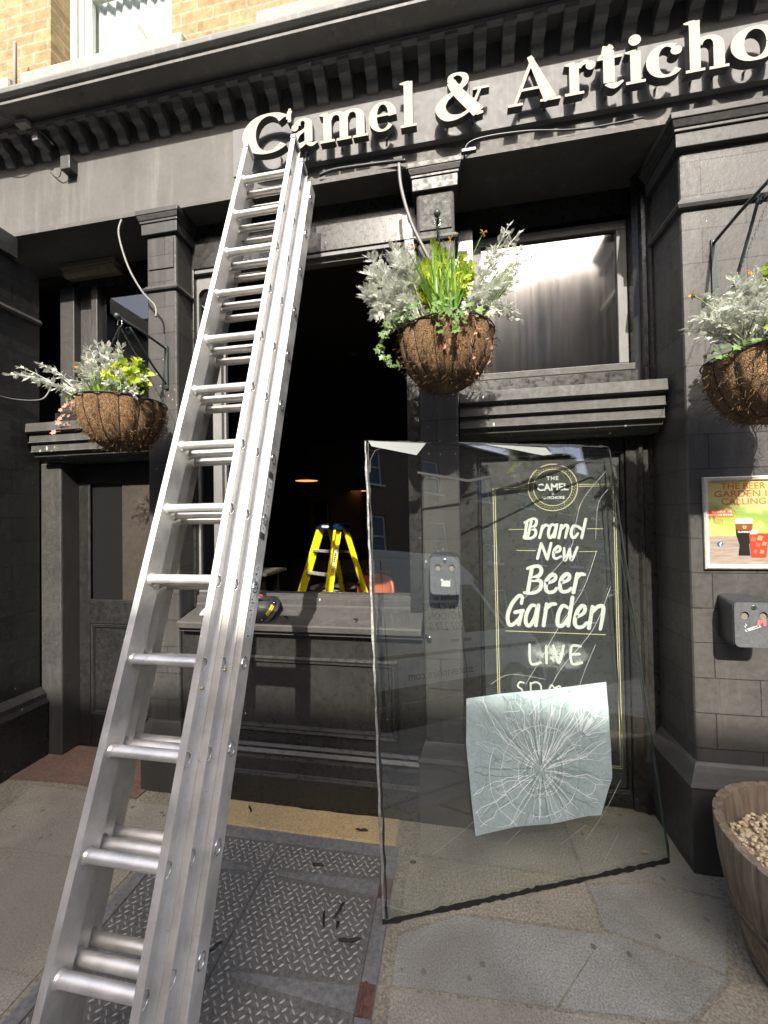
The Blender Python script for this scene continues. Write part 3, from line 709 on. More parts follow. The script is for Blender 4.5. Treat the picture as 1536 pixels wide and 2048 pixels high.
for x in (-.9, -.75, -.55, -.42, -.3, -.18, .02, .15, .38, .5, .64, .78, .88, 1.0, 1.15, 1.24, 1.37, 1.55, 1.74):
    b = BM(); tube(b, [(x, 1.977, 3.60), (x, 2.0145, 3.60)], .006, 8); obj('stand_off_pin', b, M_STEEL, sign)

# ============================================================ SIGN PANEL (Brand New Beer Garden)
pan = thing('painted_sign', 'black sign panel lettered Brand New Beer Garden with gold border behind the leaning glass', 'sign', (.55, 2.285, .09))
PY = 2.280
b = BM(); box(b, .175, .903, PY, 2.30, .097, 1.893); obj('panel', b, M_DOOR, pan)
STROKES = [[(0.421, 1.537), (0.407, 1.451)], [(0.418, 1.534), (0.409, 1.531)], [(0.423, 1.54), (0.453, 1.552), (0.471, 1.543), (0.464, 1.512), (0.435, 1.497), (0.461, 1.491), (0.466, 1.466), (0.445, 1.444), (0.407, 1.442), (0.401, 1.451)], [(0.444, 1.537), (0.422, 1.448)], [(0.504, 1.511), (0.486, 1.444)], [(0.496, 1.487), (0.517, 1.514), (0.533, 1.511)], [(0.571, 1.511), (0.551, 1.517), (0.536, 1.487), (0.534, 1.456), (0.544, 1.444), (0.562, 1.468), (0.575, 1.511)], [(0.579, 1.517), (0.564, 1.447)], [(0.603, 1.513), (0.587, 1.443)], [(0.6, 1.489), (0.623, 1.513), (0.636, 1.504), (0.628, 1.473), (0.621, 1.443)], [(0.691, 1.503), (0.668, 1.509), (0.654, 1.485), (0.653, 1.455), (0.667, 1.443), (0.687, 1.467)], [(0.729, 1.545), (0.706, 1.442)], [(0.691, 1.503), (0.713, 1.485)], [(0.472, 1.328), (0.494, 1.413)], [(0.494, 1.413), (0.524, 1.325)], [(0.524, 1.325), (0.546, 1.413)], [(0.557, 1.361), (0.588, 1.37), (0.593, 1.389), (0.58, 1.395), (0.561, 1.37), (0.558, 1.34), (0.57, 1.328), (0.596, 1.34)], [(0.614, 1.386), (0.613, 1.328), (0.622, 1.325), (0.643, 1.382)], [(0.643, 1.382), (0.646, 1.328), (0.656, 1.328), (0.683, 1.391)], [(0.442, 1.278), (0.415, 1.137)], [(0.418, 1.272), (0.442, 1.281), (0.477, 1.285), (0.491, 1.266), (0.481, 1.236), (0.44, 1.211), (0.481, 1.205), (0.489, 1.181), (0.474, 1.15), (0.438, 1.134), (0.397, 1.136)], [(0.509, 1.187), (0.556, 1.206), (0.565, 1.23), (0.548, 1.239), (0.522, 1.212), (0.512, 1.169), (0.523, 1.142), (0.555, 1.145), (0.569, 1.164)], [(0.587, 1.191), (0.63, 1.21), (0.637, 1.234), (0.623, 1.243), (0.596, 1.216), (0.587, 1.17), (0.598, 1.146), (0.629, 1.149), (0.644, 1.165)], [(0.679, 1.244), (0.657, 1.141)], [(0.67, 1.213), (0.693, 1.241), (0.716, 1.241)], [(0.381, 1.075), (0.385, 1.112), (0.367, 1.117), (0.331, 1.074), (0.306, 1.011), (0.308, 0.962), (0.328, 0.953), (0.365, 0.988), (0.383, 1.025)], [(0.345, 1.024), (0.389, 1.035)], [(0.383, 1.029), (0.364, 0.957)], [(0.46, 1.061), (0.434, 1.064), (0.406, 1.014), (0.403, 0.965), (0.423, 0.953), (0.45, 0.997), (0.466, 1.064)], [(0.472, 1.067), (0.455, 0.954)], [(0.516, 1.074), (0.496, 0.955)], [(0.506, 1.041), (0.536, 1.072), (0.562, 1.076)], [(0.627, 1.056), (0.599, 1.067), (0.575, 1.018), (0.571, 0.964), (0.596, 0.958), (0.626, 1.001)], [(0.651, 1.114), (0.625, 0.959)], [(0.662, 1.003), (0.705, 1.028), (0.714, 1.058), (0.698, 1.069), (0.672, 1.033), (0.659, 0.978), (0.673, 0.952), (0.701, 0.956), (0.721, 0.977)], [(0.753, 1.065), (0.731, 0.948)], [(0.747, 1.029), (0.778, 1.065), (0.806, 1.066), (0.802, 1.012), (0.789, 0.944)]]
THIN = [[(0.42, 0.846), (0.424, 0.742), (0.477, 0.748)], [(0.508, 0.84), (0.508, 0.746)], [(0.545, 0.845), (0.572, 0.749), (0.599, 0.847)], [(0.687, 0.847), (0.639, 0.842), (0.64, 0.752), (0.691, 0.758)], [(0.638, 0.8), (0.68, 0.804)], [(0.385, 0.631), (0.362, 0.633), (0.352, 0.61), (0.373, 0.593), (0.375, 0.581)], [(0.421, 0.633), (0.42, 0.584)], [(0.421, 0.627), (0.45, 0.638), (0.473, 0.624), (0.476, 0.593)], [(0.519, 0.605), (0.531, 0.627), (0.543, 0.615)], [(0.548, 0.61), (0.572, 0.623), (0.58, 0.609)]]
GOLD = [[(0.428, 1.733), (0.239, 1.728), (0.243, 0.452)], [(0.428, 1.723), (0.25, 1.718), (0.253, 0.453)], [(0.699, 1.737), (0.881, 1.734), (0.883, 0.497)], [(0.699, 1.727), (0.872, 1.724), (0.873, 0.496)], [(0.321, 1.492), (0.404, 1.493)], [(0.734, 1.492), (0.819, 1.491)], [(0.361, 1.374), (0.464, 1.372)], [(0.693, 1.367), (0.783, 1.367)], [(0.292, 0.918), (0.816, 0.915)]]
k_ = [0]
def off(): k_[0] += 1; return .00012*(k_[0] % 12)
def brush(bm, P, w, taper=.75):
    Q = smooth_path([(p[0], p[1], 0) for p in P], 5); n = len(Q)
    ws = [w*(taper+(1-taper)*math.sin(math.pi*(i+.6)/(n+.2))) for i in range(n)]
    e = off(); ribbon(bm, [(p.x, p.y) for p in Q], ws, PY-.0026-e, PY-.0005)
    for p, ww in ((Q[0], ws[0]), (Q[-1], ws[-1])): disc(bm, (p.x, p.y), ww/2, PY-.0026-e-.00006, PY-.0005, 10)
b = BM()
for P in STROKES:
    big = P[0][1] < 1.30
    brush(b, P, .0215 if big else .0165, .72)
obj('white_lettering', b, M_PAINTW, pan)
b = BM()
for P in THIN[:5]: brush(b, P, .0135, .95)
obj('stencilled_word', b, M_PAINTW, pan)
# chalky overspray round the word LIVE
def m_spray():
    m = bpy.data.materials.new('overspray'); m.use_nodes = True; q = N(m)
    q.b.inputs['Base Color'].default_value = (.72, .78, .76, 1); q.b.inputs['Roughness'].default_value = .9
    g = q.n('ShaderNodeNewGeometry'); mp = q.n('ShaderNodeMapping'); mp.vector_type = 'TEXTURE'
    mp.inputs['Location'].default_value = (.565, PY, .79); mp.inputs['Scale'].default_value = (.175, 1, .085); q.l(g.outputs['Position'], mp.inputs[0])
    ln = q.n('ShaderNodeVectorMath', operation='LENGTH'); q.l(mp.outputs[0], ln.inputs[0])
    f = q.math('MULTIPLY', q.math('SUBTRACT', 1.0, ln.outputs['Value']), 1.5)
    nz = q.ramp(q.noise(16, 5, .75), [(.38, g3(0)), (.62, g3(1))]); a = q.math('MULTIPLY', f, nz); a2 = q.n('ShaderNodeClamp'); q.l(a, a2.inputs[0]); q.l(q.math('MULTIPLY', a2.outputs[0], .75), q.b.inputs['Alpha']); return m
b = BM(); quad(b, (.36, PY-.00035, .68), (.77, PY-.00035, .68), (.77, PY-.00035, .90), (.36, PY-.00035, .90)); obj('overspray', b, m_spray(), pan)
b = BM()
for P in THIN[5:]: brush(b, P, .009, .95)
for dx, s_ in ((.405, 'o'), ):
    pass
obj('outlined_word', b, M_PAINTW, pan)
b = BM()
for i, P in enumerate(GOLD): 
    ribbon(b, P, .0042 if i < 4 else .0034, PY-.0018-off()*.5, PY-.0004)
for x0, x1 in ((.243, .883), (.253, .873)): ribbon(b, [(x0, .455), (x0, .20 if x0 < .25 else .21), (x1, .20 if x0 < .25 else .21), (x1, .50)], .0042, PY-.0018-off()*.5, PY-.0004)
def ringr(bm, cx, cz, r_, w, y0, y1, n=64):
    ribbon(bm, [(cx+r_*math.cos(2*math.pi*i/n), cz+r_*math.sin(2*math.pi*i/n)) for i in range(n+1)], w, y0, y1)
ringr(b, .561, 1.725, .130, .0050, PY-.0030, PY-.0004); ringr(b, .561, 1.725, .102, .0042, PY-.0030, PY-.0004)
for i in range(44):
    a = 2*math.pi*i/44
    disc(b, (.561+.112*math.cos(a), 1.725+.112*math.sin(a)), .0026, PY-.003, PY-.0004, 6)
    disc(b, (.561+.1205*math.cos(a+.07), 1.725+.1205*math.sin(a+.07)), .0020, PY-.003, PY-.0004, 6)
obj('gold_border_and_roundel', b, M_PAINTG, pan)
b = BM(); box(b, 0, 0.0001, 0, .0001, 0, .0001); b.free(); b = BM()
merge(b, text_bm('THE', .030, .561, PY-.003, 1.766, .003, 'CENTER', spacing=1.25, offset=.0008))
merge(b, text_bm('CAMEL', .055, .561, PY-.003, 1.708, .003, 'CENTER', width=.165, offset=.0014))
merge(b, text_bm('&', .022, .561, PY-.003, 1.684, .003, 'CENTER', offset=.0008))
merge(b, text_bm('ARTICHOKE', .022, .561, PY-.003, 1.660, .003, 'CENTER', width=.125, offset=.0007))
obj('roundel_lettering', b, M_PAINTW, pan)

# ============================================================ LEANING GLASS SHEET
GA = Vector((-.291, 1.482, .004)); gx = Vector((.93555, .35321, 0)); gu = Vector((-.054251, .143696, .98813)); gn = Vector((.34901, -.92444, .1536))
def gp(a, c, n=0): return GA + gx*a + gu*c + gn*n
gs = thing('glass_sheet', 'large loose glass sheet with starred crack and frosted patch leaning on the shopfront', 'glass sheet', GA)
# irregular outline: real chipped edge
rng = random.Random(11)
def edge(n, a0, c0, a1, c1, j): return [(a0+(a1-a0)*i/n + (rng.uniform(-j, j) if i else 0), c0+(c1-c0)*i/n + (rng.uniform(-j, j) if i else 0)) for i in range(n)]
OUT = edge(10, 0, 0, 1.31, 0, .0012) + edge(10, 1.31, 0, 1.318, 1.955, .0015) + edge(10, 1.318, 1.955, 0, 1.955, .0015) + edge(10, 0, 1.955, 0, 0, .002)
b = BM(); A_ = [b.verts.new(gp(*p, .004)) for p in OUT]; B_ = [b.verts.new(gp(*p, -.004)) for p in OUT]; b.faces.new(A_); b.faces.new(B_[::-1])
obj('pane', b, M_GLASS, gs)
b = BM(); n = len(OUT)
A_ = [b.verts.new(gp(*p, .00405)) for p in OUT]; B_ = [b.verts.new(gp(*p, -.00405)) for p in OUT]
for i in range(n): b.faces.new((A_[i], A_[(i+1) % n], B_[(i+1) % n], B_[i]))
obj('ground_edge', b, mat('glass_edge', (.05, .10, .08), .25), gs)
def gstrip(bm, P, w, n0, n1):
    """strip on the glass plane"""
    P = [Vector((p[0], p[1], 0)) for p in P]; ws = w if isinstance(w, (list, tuple)) else [w]*len(P); rows = []
    for i, p in enumerate(P):
        d = (P[min(i+1, len(P)-1)]-P[max(i-1, 0)]).normalized(); m = Vector((-d.y, d.x, 0))*ws[i]/2
        rows.append([bm.verts.new(gp((p+m).x, (p+m).y, n0)), bm.verts.new(gp((p-m).x, (p-m).y, n0)), bm.verts.new(gp((p-m).x, (p-m).y, n1)), bm.verts.new(gp((p+m).x, (p+m).y, n1))])
    for a, c_ in zip(rows, rows[1:]):
        for k in range(4): bm.faces.new((a[k], a[(k+1) % 4], c_[(k+1) % 4], c_[k]))
    bm.faces.new(rows[0]); bm.faces.new(rows[-1][::-1])
def ragged(a0, c0, a1, c1, n, j): return [(a0+(a1-a0)*i/n+rng.uniform(-j, j), c0+(c1-c0)*i/n+rng.uniform(-j, j)) for i in range(n+1)]
M_SEAL = m_speck('old_sealant', (.14, .14, .135), (.34, .335, .32), 60, .8, .6)
b = BM(); gstrip(b, ragged(.006, .02, .006, 1.95, 44, .002), [rng.uniform(.005, .011) for _ in range(45)], .0055, .0042); obj('sealant_strip', b, M_SEAL, gs)
b = BM(); gstrip(b, ragged(.017, .02, .017, 1.94, 60, .003), [rng.uniform(.003, .011) for _ in range(61)], .0052, .0042)
gstrip(b, ragged(.0, .008, 1.31, .008, 60, .002), [rng.uniform(.010, .026) for _ in range(61)], .0054, .0042)
gstrip(b, ragged(.02, 1.948, 1.31, 1.948, 60, .002), [rng.uniform(.003, .014) for _ in range(61)], .0054, .0042)
gstrip(b, ragged(1.313, .02, 1.316, 1.93, 40, .0015), [rng.uniform(.003, .009) for _ in range(41)], .0054, .0042)
gstrip(b, [(.022, 1.80), (.026, 1.86), (.05, 1.905), (.10, 1.925), (.25, 1.93)], [.006, .004, .004, .003, .002], .0054, .0042)
gstrip(b, [(.25, 1.80), (.5, 1.76), (.8, 1.81), (1.1, 1.86), (1.24, 1.87), (1.285, 1.84), (1.29, 1.75), (1.292, 1.2), (1.30, .6)], [.010, .013, .009, .010, .008, .006, .005, .003, .002], .0054, .0042)
obj('black_sealant', b, M_RUB, gs)
# torn frosted film
PATCH = [(.408, .778), (.55, .783), (.8, .779), (1.107, .784), (1.10, .66), (1.088, .5), (1.073, .378), (1.030, .30), (.994, .237), (.93, .243), (.75, .238), (.58, .252), (.402, .244), (.395, .40), (.390, .60)]
def m_frost():
    m = mat('frosted_film', (.4, .46, .45), .35); q = N(m)
    w = q.n('ShaderNodeTexWave'); w.inputs['Scale'].default_value = 9; w.inputs['Distortion'].default_value = 14; w.inputs['Detail'].default_value = 5; w.inputs['Detail Scale'].default_value = 2; q.l(q.pos(), w.inputs['Vector'])
    f = q.noise(13, 8, .75); f2 = q.noise(60, 6, .8)
    c = q.ramp(q.mix(.45, f, f2), [(.30, (.20, .29, .28)), (.50, (.35, .435, .43)), (.70, (.47, .55, .56))]); q.l(c, q.b.inputs['Base Color'])
    q.b.inputs['Emission Strength'].default_value = 0
    q.bump(q.mix(.5, w.outputs[1], f), .30, .006); return m
b = BM()
# wrinkled film as a grid clipped to the torn outline
def inside(x, y):
    c_ = False; n = len(PATCH)
    for i in range(n):
        x1, y1 = PATCH[i]; x2, y2 = PATCH[i-1]
        if (y1 > y) != (y2 > y) and x < (x2-x1)*(y-y1)/(y2-y1)+x1: c_ = not c_
    return c_
vv = [b.verts.new(gp(p[0], p[1], .006)) for p in PATCH]; f0 = b.faces.new(vv)
bmesh.ops.triangulate(b, faces=[f0]); bmesh.ops.subdivide_edges(b, edges=b.edges, cuts=10, use_grid_fill=True)
for v in b.verts:
    q_ = v.co*22; h = noise.noise(q_*.5)*.0025 + noise.noise(v.co*70)*.0004
    v.co += gn*(h+.0012)
for f in b.faces: f.smooth = True
fp = obj('frosted_film', b, m_frost(), gs)
M_CRK = mat('crack_white', (.88, .93, .92), .25); M_CRKD = mat('crack_dark', (.22, .31, .29), .4)
b = BM(); bd = BM(); C0 = (.727, .453); C1 = (.935, .56)
def crack(bm, a0, r0, r1, w, n=9, wob=.012, c0=C0, clip=True, z=.0105):
    P = []; a = a0
    for i in range(n+1):
        r_ = r0+(r1-r0)*i/n; a += rng.uniform(-.05, .05); p = (c0[0]+r_*math.cos(a), c0[1]+r_*math.sin(a))
        if clip and not inside(*p): break
        P.append(p)
    if len(P) > 2: gstrip(bm, P, [w*(1-.6*i/len(P)) for i in range(len(P))], z, z-.0008)
for k in range(90): crack(b if k % 3 else bd, k*2*math.pi/64+rng.uniform(-.06, .06), rng.uniform(.01, .08), rng.uniform(.22, .52), rng.uniform(.0016, .0040), 12)
for k in range(26): crack(b, rng.uniform(-.2, 1.9), .03, rng.uniform(.08, .2), rng.uniform(.001, .0022), 7, c0=C1)
for r_ in (.035, .05, .066, .083, .10, .112, .19, .245):
    a = rng.uniform(0, 6)
    while a < 12:
        L_ = rng.uniform(.4, 1.6); P = [(C0[0]+(r_+rng.uniform(-.004, .004))*math.cos(t), C0[1]+(r_+rng.uniform(-.004, .004))*math.sin(t)*.95) for t in [a+L_*i/8 for i in range(9)]]
        if all(inside(*p) for p in P): gstrip(b if rng.random() > .35 else bd, P, rng.uniform(.0010, .0022), .0108, .010)
        a += L_+rng.uniform(.1, 1.3)
for k in range(60):      # creases in the film
    x, y = rng.uniform(.40, 1.08), rng.uniform(.25, .78); a = rng.uniform(-.7, .7); P = []
    for i in range(7): P.append((x, y)); a += rng.uniform(-.5, .5); x += .013*math.cos(a); y += .013*math.sin(a)
    if all(inside(*p) for p in P): gstrip(b if k % 2 else bd, P, rng.uniform(.0009, .0018), .0106, .0098)
CR = [[(1.273, 1.811), (1.118, 1.665), (1.056, 1.537), (1.01, 1.413), (0.885, 1.296), (0.727, 1.186)], [(1.273, 1.717), (1.201, 1.638), (1.158, 1.458)], [(1.155, 1.4), (1.051, 1.216), (0.907, 1.06), (0.784, 0.911), (0.696, 0.81)], [(1.206, 1.22), (1.077, 1.025), (0.88, 0.859), (0.787, 0.737)], [(1.08, 0.955), (0.994, 0.827), (0.939, 0.722)], [(0.526, 0.825), (0.627, 0.859), (0.798, 0.822)], [(0.215, 0.204), (0.384, 0.288), (0.493, 0.367)], [(1.118, 0.362), (1.022, 0.253), (0.906, 0.152)], [(0.532, 0.191), (0.606, 0.236)], [(0.784, 0.152), (0.915, 0.209)], [(0.963, 0.037), (1.068, 0.147)], [(0.013, 0.065), (0.111, 0.022)]]
M_FAINT = mat('faint_crack', (.34, .37, .36), .3)
for P in CR:
    Q = [(p.x, p.y) for p in smooth_path([(p[0], p[1], 0) for p in P], 5)]
    bo = BM(); gstrip(bo, Q, [.0004+.0008*abs(math.sin(i*1.3)) for i in range(len(Q))], .0056, .0045); obj('stray_crack', bo, M_FAINT, gs, fix=False)
obj('crack_web', b, M_CRK, gs, fix=False); obj('dark_crack_web', bd, M_CRKD, gs, fix=False)
b = BM()
for c_, s_ in ((C0, .022), ((.93, .53), .026)):
    for k in range(16):
        a, r_ = rng.uniform(0, 6.3), rng.uniform(0, s_); x, y = c_[0]+r_*math.cos(a)*.6, c_[1]+r_*math.sin(a); t = rng.uniform(.003, .007)
        vs = [b.verts.new(gp(x+rng.uniform(-t, t), y+rng.uniform(-t, t), .0115+rng.uniform(0, .003))) for _ in range(3)]; b.faces.new(vs)
obj('crushed_glass', b, mat('crushed_glass', (.85, .80, .74), .3), gs, fix=False)
b = BM()     # pale patches at the top edge, imitating the sky's reflection in colour
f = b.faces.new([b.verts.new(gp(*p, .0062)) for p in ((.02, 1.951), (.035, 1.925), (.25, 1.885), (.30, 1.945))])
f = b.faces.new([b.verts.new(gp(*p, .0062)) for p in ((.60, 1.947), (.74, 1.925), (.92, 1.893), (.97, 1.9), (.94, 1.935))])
obj('painted_sky_reflection', b, mat('sky_reflection_grey', (.19, .205, .205), .4), gs)

# ============================================================ LADDER
LA = R(71.8); lu = Vector((0, math.cos(LA), math.sin(LA))); ln = Vector((0, math.sin(LA), -math.cos(LA)))
L0 = Vector((0, .832, .39)); PITCH = .2604
lad = thing('extension_ladder', 'tall three-section aluminium extension ladder leaning on the fascia under the letter C', 'ladder', (-.91, .71, 0))
def lp_(x, s, t): v = L0+lu*s+ln*t; return Vector((x, v.y, v.z))
def rail(side, xin, s0, s1, t0, sec):
    """channel rail: xin = inner face x, open channel to the outside"""
    k = 1 if side > 0 else -1; w, d = .0238, .0705; b = BM()
    pr_ = [(0, 0), (w, 0), (w+.001, .002), (w, .0045), (.012, .010), (.008, .018), (.008, d-.018), (.012, d-.010), (w, d-.0045), (w+.001, d-.002), (w, d), (0, d)]
    if sec == 2: pr_ = [(0, 0), (w-.002, 0), (w, .002), (w, d-.002), (w-.002, d), (0, d)]
    A = [b.verts.new(lp_(xin+k*p, s0, t0+q)) for p, q in pr_]; B = [b.verts.new(lp_(xin+k*p, s1, t0+q)) for p, q in pr_]; n = len(pr_)
    b.faces.new(A); b.faces.new(B[::-1])
    for i in range(n): b.faces.new((A[i], B[i], B[(i+1) % n], A[(i+1) % n]))
    return obj('rail', b, M_ALU, lad, bevel=.0008)
SECT = [(0, -1.033, -.788, 3.35, -.36), (.070, -1.057, -.764, 3.275, -.382), (.140, -1.081, -.740, 3.22, -.404)]
for si, (t0, xl, xr, s1, s0) in enumerate(SECT):
    for side, xin in ((-1, xl), (1, xr)):
        ra = rail(side, xin, s0, s1, t0, si)
        # rung ends: D-shaped swaged loops on the outer face
        ox = xin+side*(.009 if si < 2 else .0240)
        for i in range(-1, 13):
            if i*PITCH > s1-.05: break
            P = []; b = BM()
            for a in [2*math.pi*j/14 for j in range(15)]:
                rr = .0200*(1-.28*max(0, math.cos(a-.4)))
                P.append(lp_(ox+side*.001, i*PITCH+rr*math.cos(a)*1.15, t0+.031+rr*.82*math.sin(a)))
            tube(b, P, .0026, 6, cap=False); obj('rung_end', b, M_STEEL, ra)
        # plastic end cap / guide
        b = BM(); k = side
        if si < 2:
            vs = [b.verts.new(lp_(xin+k*x, s, t0+t)) for x in (-.003, .024) for s in (s1-.012, s1+.02) for t in (-.004, .066)]
            for f in ((0, 1, 3, 2), (4, 6, 7, 5), (0, 4, 5, 1), (2, 3, 7, 6), (0, 2, 6, 4), (1, 5, 7, 3)): b.faces.new([vs[i] for i in f])
            obj('end_cap', b, M_PLAST, ra, bevel=.003)
        else: b.free()
    for i in range(-1, 13):
        s = i*PITCH
        if s > s1-.05: break
        b = BM(); n = 18; A, B = [], []
        for j in range(n):
            a = 2*math.pi*j/n; rr = .0165*(1+.06*math.cos(3*a)); du, dt = rr*math.cos(a)*1.02, rr*math.sin(a)
            A.append(b.verts.new(lp_(xl-.002, s+du, t0+.031+dt))); B.append(b.verts.new(lp_(xr+.002, s+du, t0+.031+dt)))
        for j in range(n): f = b.faces.new((A[j], A[(j+1) % n], B[(j+1) % n], B[j])); f.smooth = True
        for x, sg in ((xl, 1), (xr, -1)):       # flared collars
            for x0, x1, r0, r1 in ((x+sg*.001, x+sg*.004, .022, .021), (x+sg*.004, x+sg*.010, .0205, .0175)):
                rg = []
                for xx, rr in ((x0, r0), (x1, r1)): rg.append([b.verts.new(lp_(xx, s+rr*math.cos(2*math.pi*j/n), t0+.031+rr*math.sin(2*math.pi*j/n))) for j in range(n)])
                for j in range(n): f = b.faces.new((rg[0][j], rg[0][(j+1) % n], rg[1][(j+1) % n], rg[1][j])); f.smooth = True
        # ribbed tread on the upper face
        for g_ in range(-3, 4):
            a = R(90+180)+g_*.13
        obj('rung', b, M_ALU2, lad)
# two brass-headed bolts through the right rails
for si, s in ((0, .71), (1, .76)):
    t0, xl, xr, s1, s0 = SECT[si]; b = BM(); p = lp_(xr+.008, s, t0+.012)
    tube(b, [p, p+Vector((.022, .0, 0))], .0028, 8); tube(b, [p+Vector((.022, 0, 0)), p+Vector((.028, 0, 0))], .0055, 8); obj('bolt', b, mat('zinc_bolt', (.65, .55, .35), .3, 1), lad)
# instruction stickers on the outer face of the rear right rail
M_STK = mat('white_sticker', (.72, .73, .73), .5); M_INK = mat('sticker_ink', (.05, .05, .06), .6)
def sticker(s0, s1, name, inks):
    x = SECT[2][2]+.0243; b = BM(); t0 = .143
    b.faces.new([b.verts.new(lp_(x, s, t)) for s, t in ((s0, t0+.008), (s1, t0+.008), (s1, t0+.044), (s0, t0+.044))])
    o = obj(name, b, M_STK, lad); b = BM(); rg = random.Random(int(s0*100))
    for (a, c_, e, f) in inks:
        b.faces.new([b.verts.new(lp_(x+.0004, s0+(s1-s0)*ss, t0+.008+.036*tt)) for ss, tt in ((a, e), (c_, e), (c_, f), (a, f))])
    obj('print', b, M_INK, o)
rg = random.Random(5)
ink = []
s_ = .02
while s_ < .97:
    h = rg.choice((.008, .012, .03, .05)); 
    for c_ in range(rg.choice((1, 2, 3))): a = rg.uniform(.1, .6); ink.append((s_, min(s_+h*.6, .98), a, min(a+rg.uniform(.06, .3), .92)))
    s_ += h+.012
sticker(.86, 1.12, 'instruction_sticker', ink)
ink2 = [(0, .09, 0, 1), (.9, 1, 0, 1)]
for k in range(34): a, c_ = rg.uniform(.12, .86), rg.uniform(.1, .8); ink2.append((a, a+.016, c_, c_+.12))
sticker(1.22, 1.50, 'instruction_sticker', ink2)
b = BM()
for side, xin in ((-1, SECT[2][1]), (1, SECT[2][2])):
    vs = [b.verts.new(lp_(xin+side*x, s, .128+t)) for x in (-.004, .026) for s in (-.41, -.33) for t in (-.004, .066)]
    for f in ((0, 1, 3, 2), (4, 6, 7, 5), (0, 4, 5, 1), (2, 3, 7, 6), (0, 2, 6, 4), (1, 5, 7, 3)): b.faces.new([vs[i] for i in f])
obj('rubber_feet', b, M_RUB, lad, bevel=.004)
# ============================================================ CELLAR HATCH
hat = thing('cellar_hatch', 'steel tread-plate cellar hatch with two leaves set in the pavement below the open window', 'cellar hatch', (-.85, 1.2, 0))
M_PLATE = m_speck('tread_plate_steel', (.12, .118, .11), (.23, .225, .21), 70, .45, .25, mott=.5); M_PLATE.node_tree.nodes['Principled BSDF'].inputs['Metallic'].default_value = .35
M_PLATE2 = m_speck('frame_steel', (.12, .122, .122), (.22, .222, .218), 50, .5, .2)
M_STUD = m_speck('worn_tread', (.24, .235, .222), (.40, .39, .37), 90, .4, .1)
M_RUST = m_speck('rusty_hinge', (.07, .03, .025), (.16, .08, .06), 60, .7, .5)
b = BM()
box(b, HX0, HX1, 1.775, HY1, -.003, .006); box(b, HX0, HX0+.055, .40, 1.7749, -.003, .006); box(b, HX1-.055, HX1, .40, 1.7749, -.003, .006)
obj('hatch_frame', b, M_PLATE2, hat, bevel=.002)
SEAM = -.850
def leaf(x0, x1, side):
    b = BM(); box(b, x0+.002, x1-.002, .40, 1.773, -.004, .0015)
    rg = random.Random(int(side+5)); st = .031
    j = 0; y = .41
    while y < 1.765:
        i = 0; x = x0+.015+(.5*st if j % 2 else 0)
        while x < x1-.012:
            a = R(38) if (i+j) % 2 else R(-38+90-14); a = R(40) if (i+j) % 2 else R(140)
            on = True
            for (sy, w0) in ((1.622, .036), (1.24, .036)):
                hx = x1 if side > 0 else x0; tip = SEAM+side*.075
                t = abs(x-tip)/abs(hx-tip) if (x-tip)*side > 0 else -1
                if t >= 0 and abs(y-sy) < .015+w0*t+.006: on = False
            if on:
                L_, w, h = .0112, .0034, .0026; c_, s_ = math.cos(a), math.sin(a)
                P = [(-L_, 0, 0), (-L_*.4, -w, 0), (L_*.4, -w, 0), (L_, 0, 0), (L_*.4, w, 0), (-L_*.4, w, 0), (-L_*.45, 0, h), (L_*.45, 0, h)]
                v = [b.verts.new((x+px*c_-py*s_, y+px*s_+py*c_, .0015+pz)) for px, py, pz in P]
                for f in ((0, 1, 6), (1, 2, 7, 6), (2, 3, 7), (3, 4, 7), (4, 5, 6, 7), (5, 0, 6)): g = b.faces.new([v[k] for k in f]); g.material_index = 1
            i += 1; x += st
        j += 1; y += st*.62
    o = obj('hatch_leaf', b, [M_PLATE, M_STUD], hat)
    for sy in (1.622, 1.24):
        hx = (x1-.002 if side > 0 else x0+.002); tip = SEAM+side*.085
        b = BM(); prof(b, [(tip, sy-.008), (hx, sy-.036), (hx, sy+.034), (tip, sy+.010), (tip-side*.012, sy+.004), (tip-side*.012, sy-.004)], .0005, .0045, 'z'); obj('hinge_strap', b, M_PLATE2, o, bevel=.001)
        b = BM(); box(b, min(hx, hx+side*.055), max(hx, hx+side*.055), sy-.045, sy+.045, -.001, .0085); tube(b, [(hx+side*.02, sy-.046, .009), (hx+side*.02, sy+.046, .009)], .0055, 8); obj('hinge', b, M_RUST, o, bevel=.001)
leaf(HX0+.055, SEAM, -1); leaf(SEAM, HX1-.055, 1)
# sawdust swept along the foot of the wall
b = BM(); nx, ny = 120, 22; g_ = []
for j in range(ny+1):
    for i in range(nx+1):
        x = -1.26+.97*i/nx; y = 1.838+.162*j/ny
        e = min(i, nx-i, 10)/10*min(j*1.4, ny-j+3, 5)/5
        h = .004+.008*max(0, noise.noise(Vector((x*7, y*9, 1))))*e+.0025*noise.noise(Vector((x*90, y*90, 0)))*e
        y += .008*noise.noise(Vector((x*12, j*.2, 4))); g_.append(b.verts.new((x, y, max(h, .001) if e > .05 else -.001)))
for j in range(ny):
    for i in range(nx):
        a = j*(nx+1)+i; f = b.faces.new((g_[a], g_[a+1], g_[a+nx+2], g_[a+nx+1])); f.smooth = True
o = obj('sawdust', b, M_SAND); tag(o, 'yellow sawdust spilled along the foot of the wall beside the hatch', 'sawdust', kind='stuff')
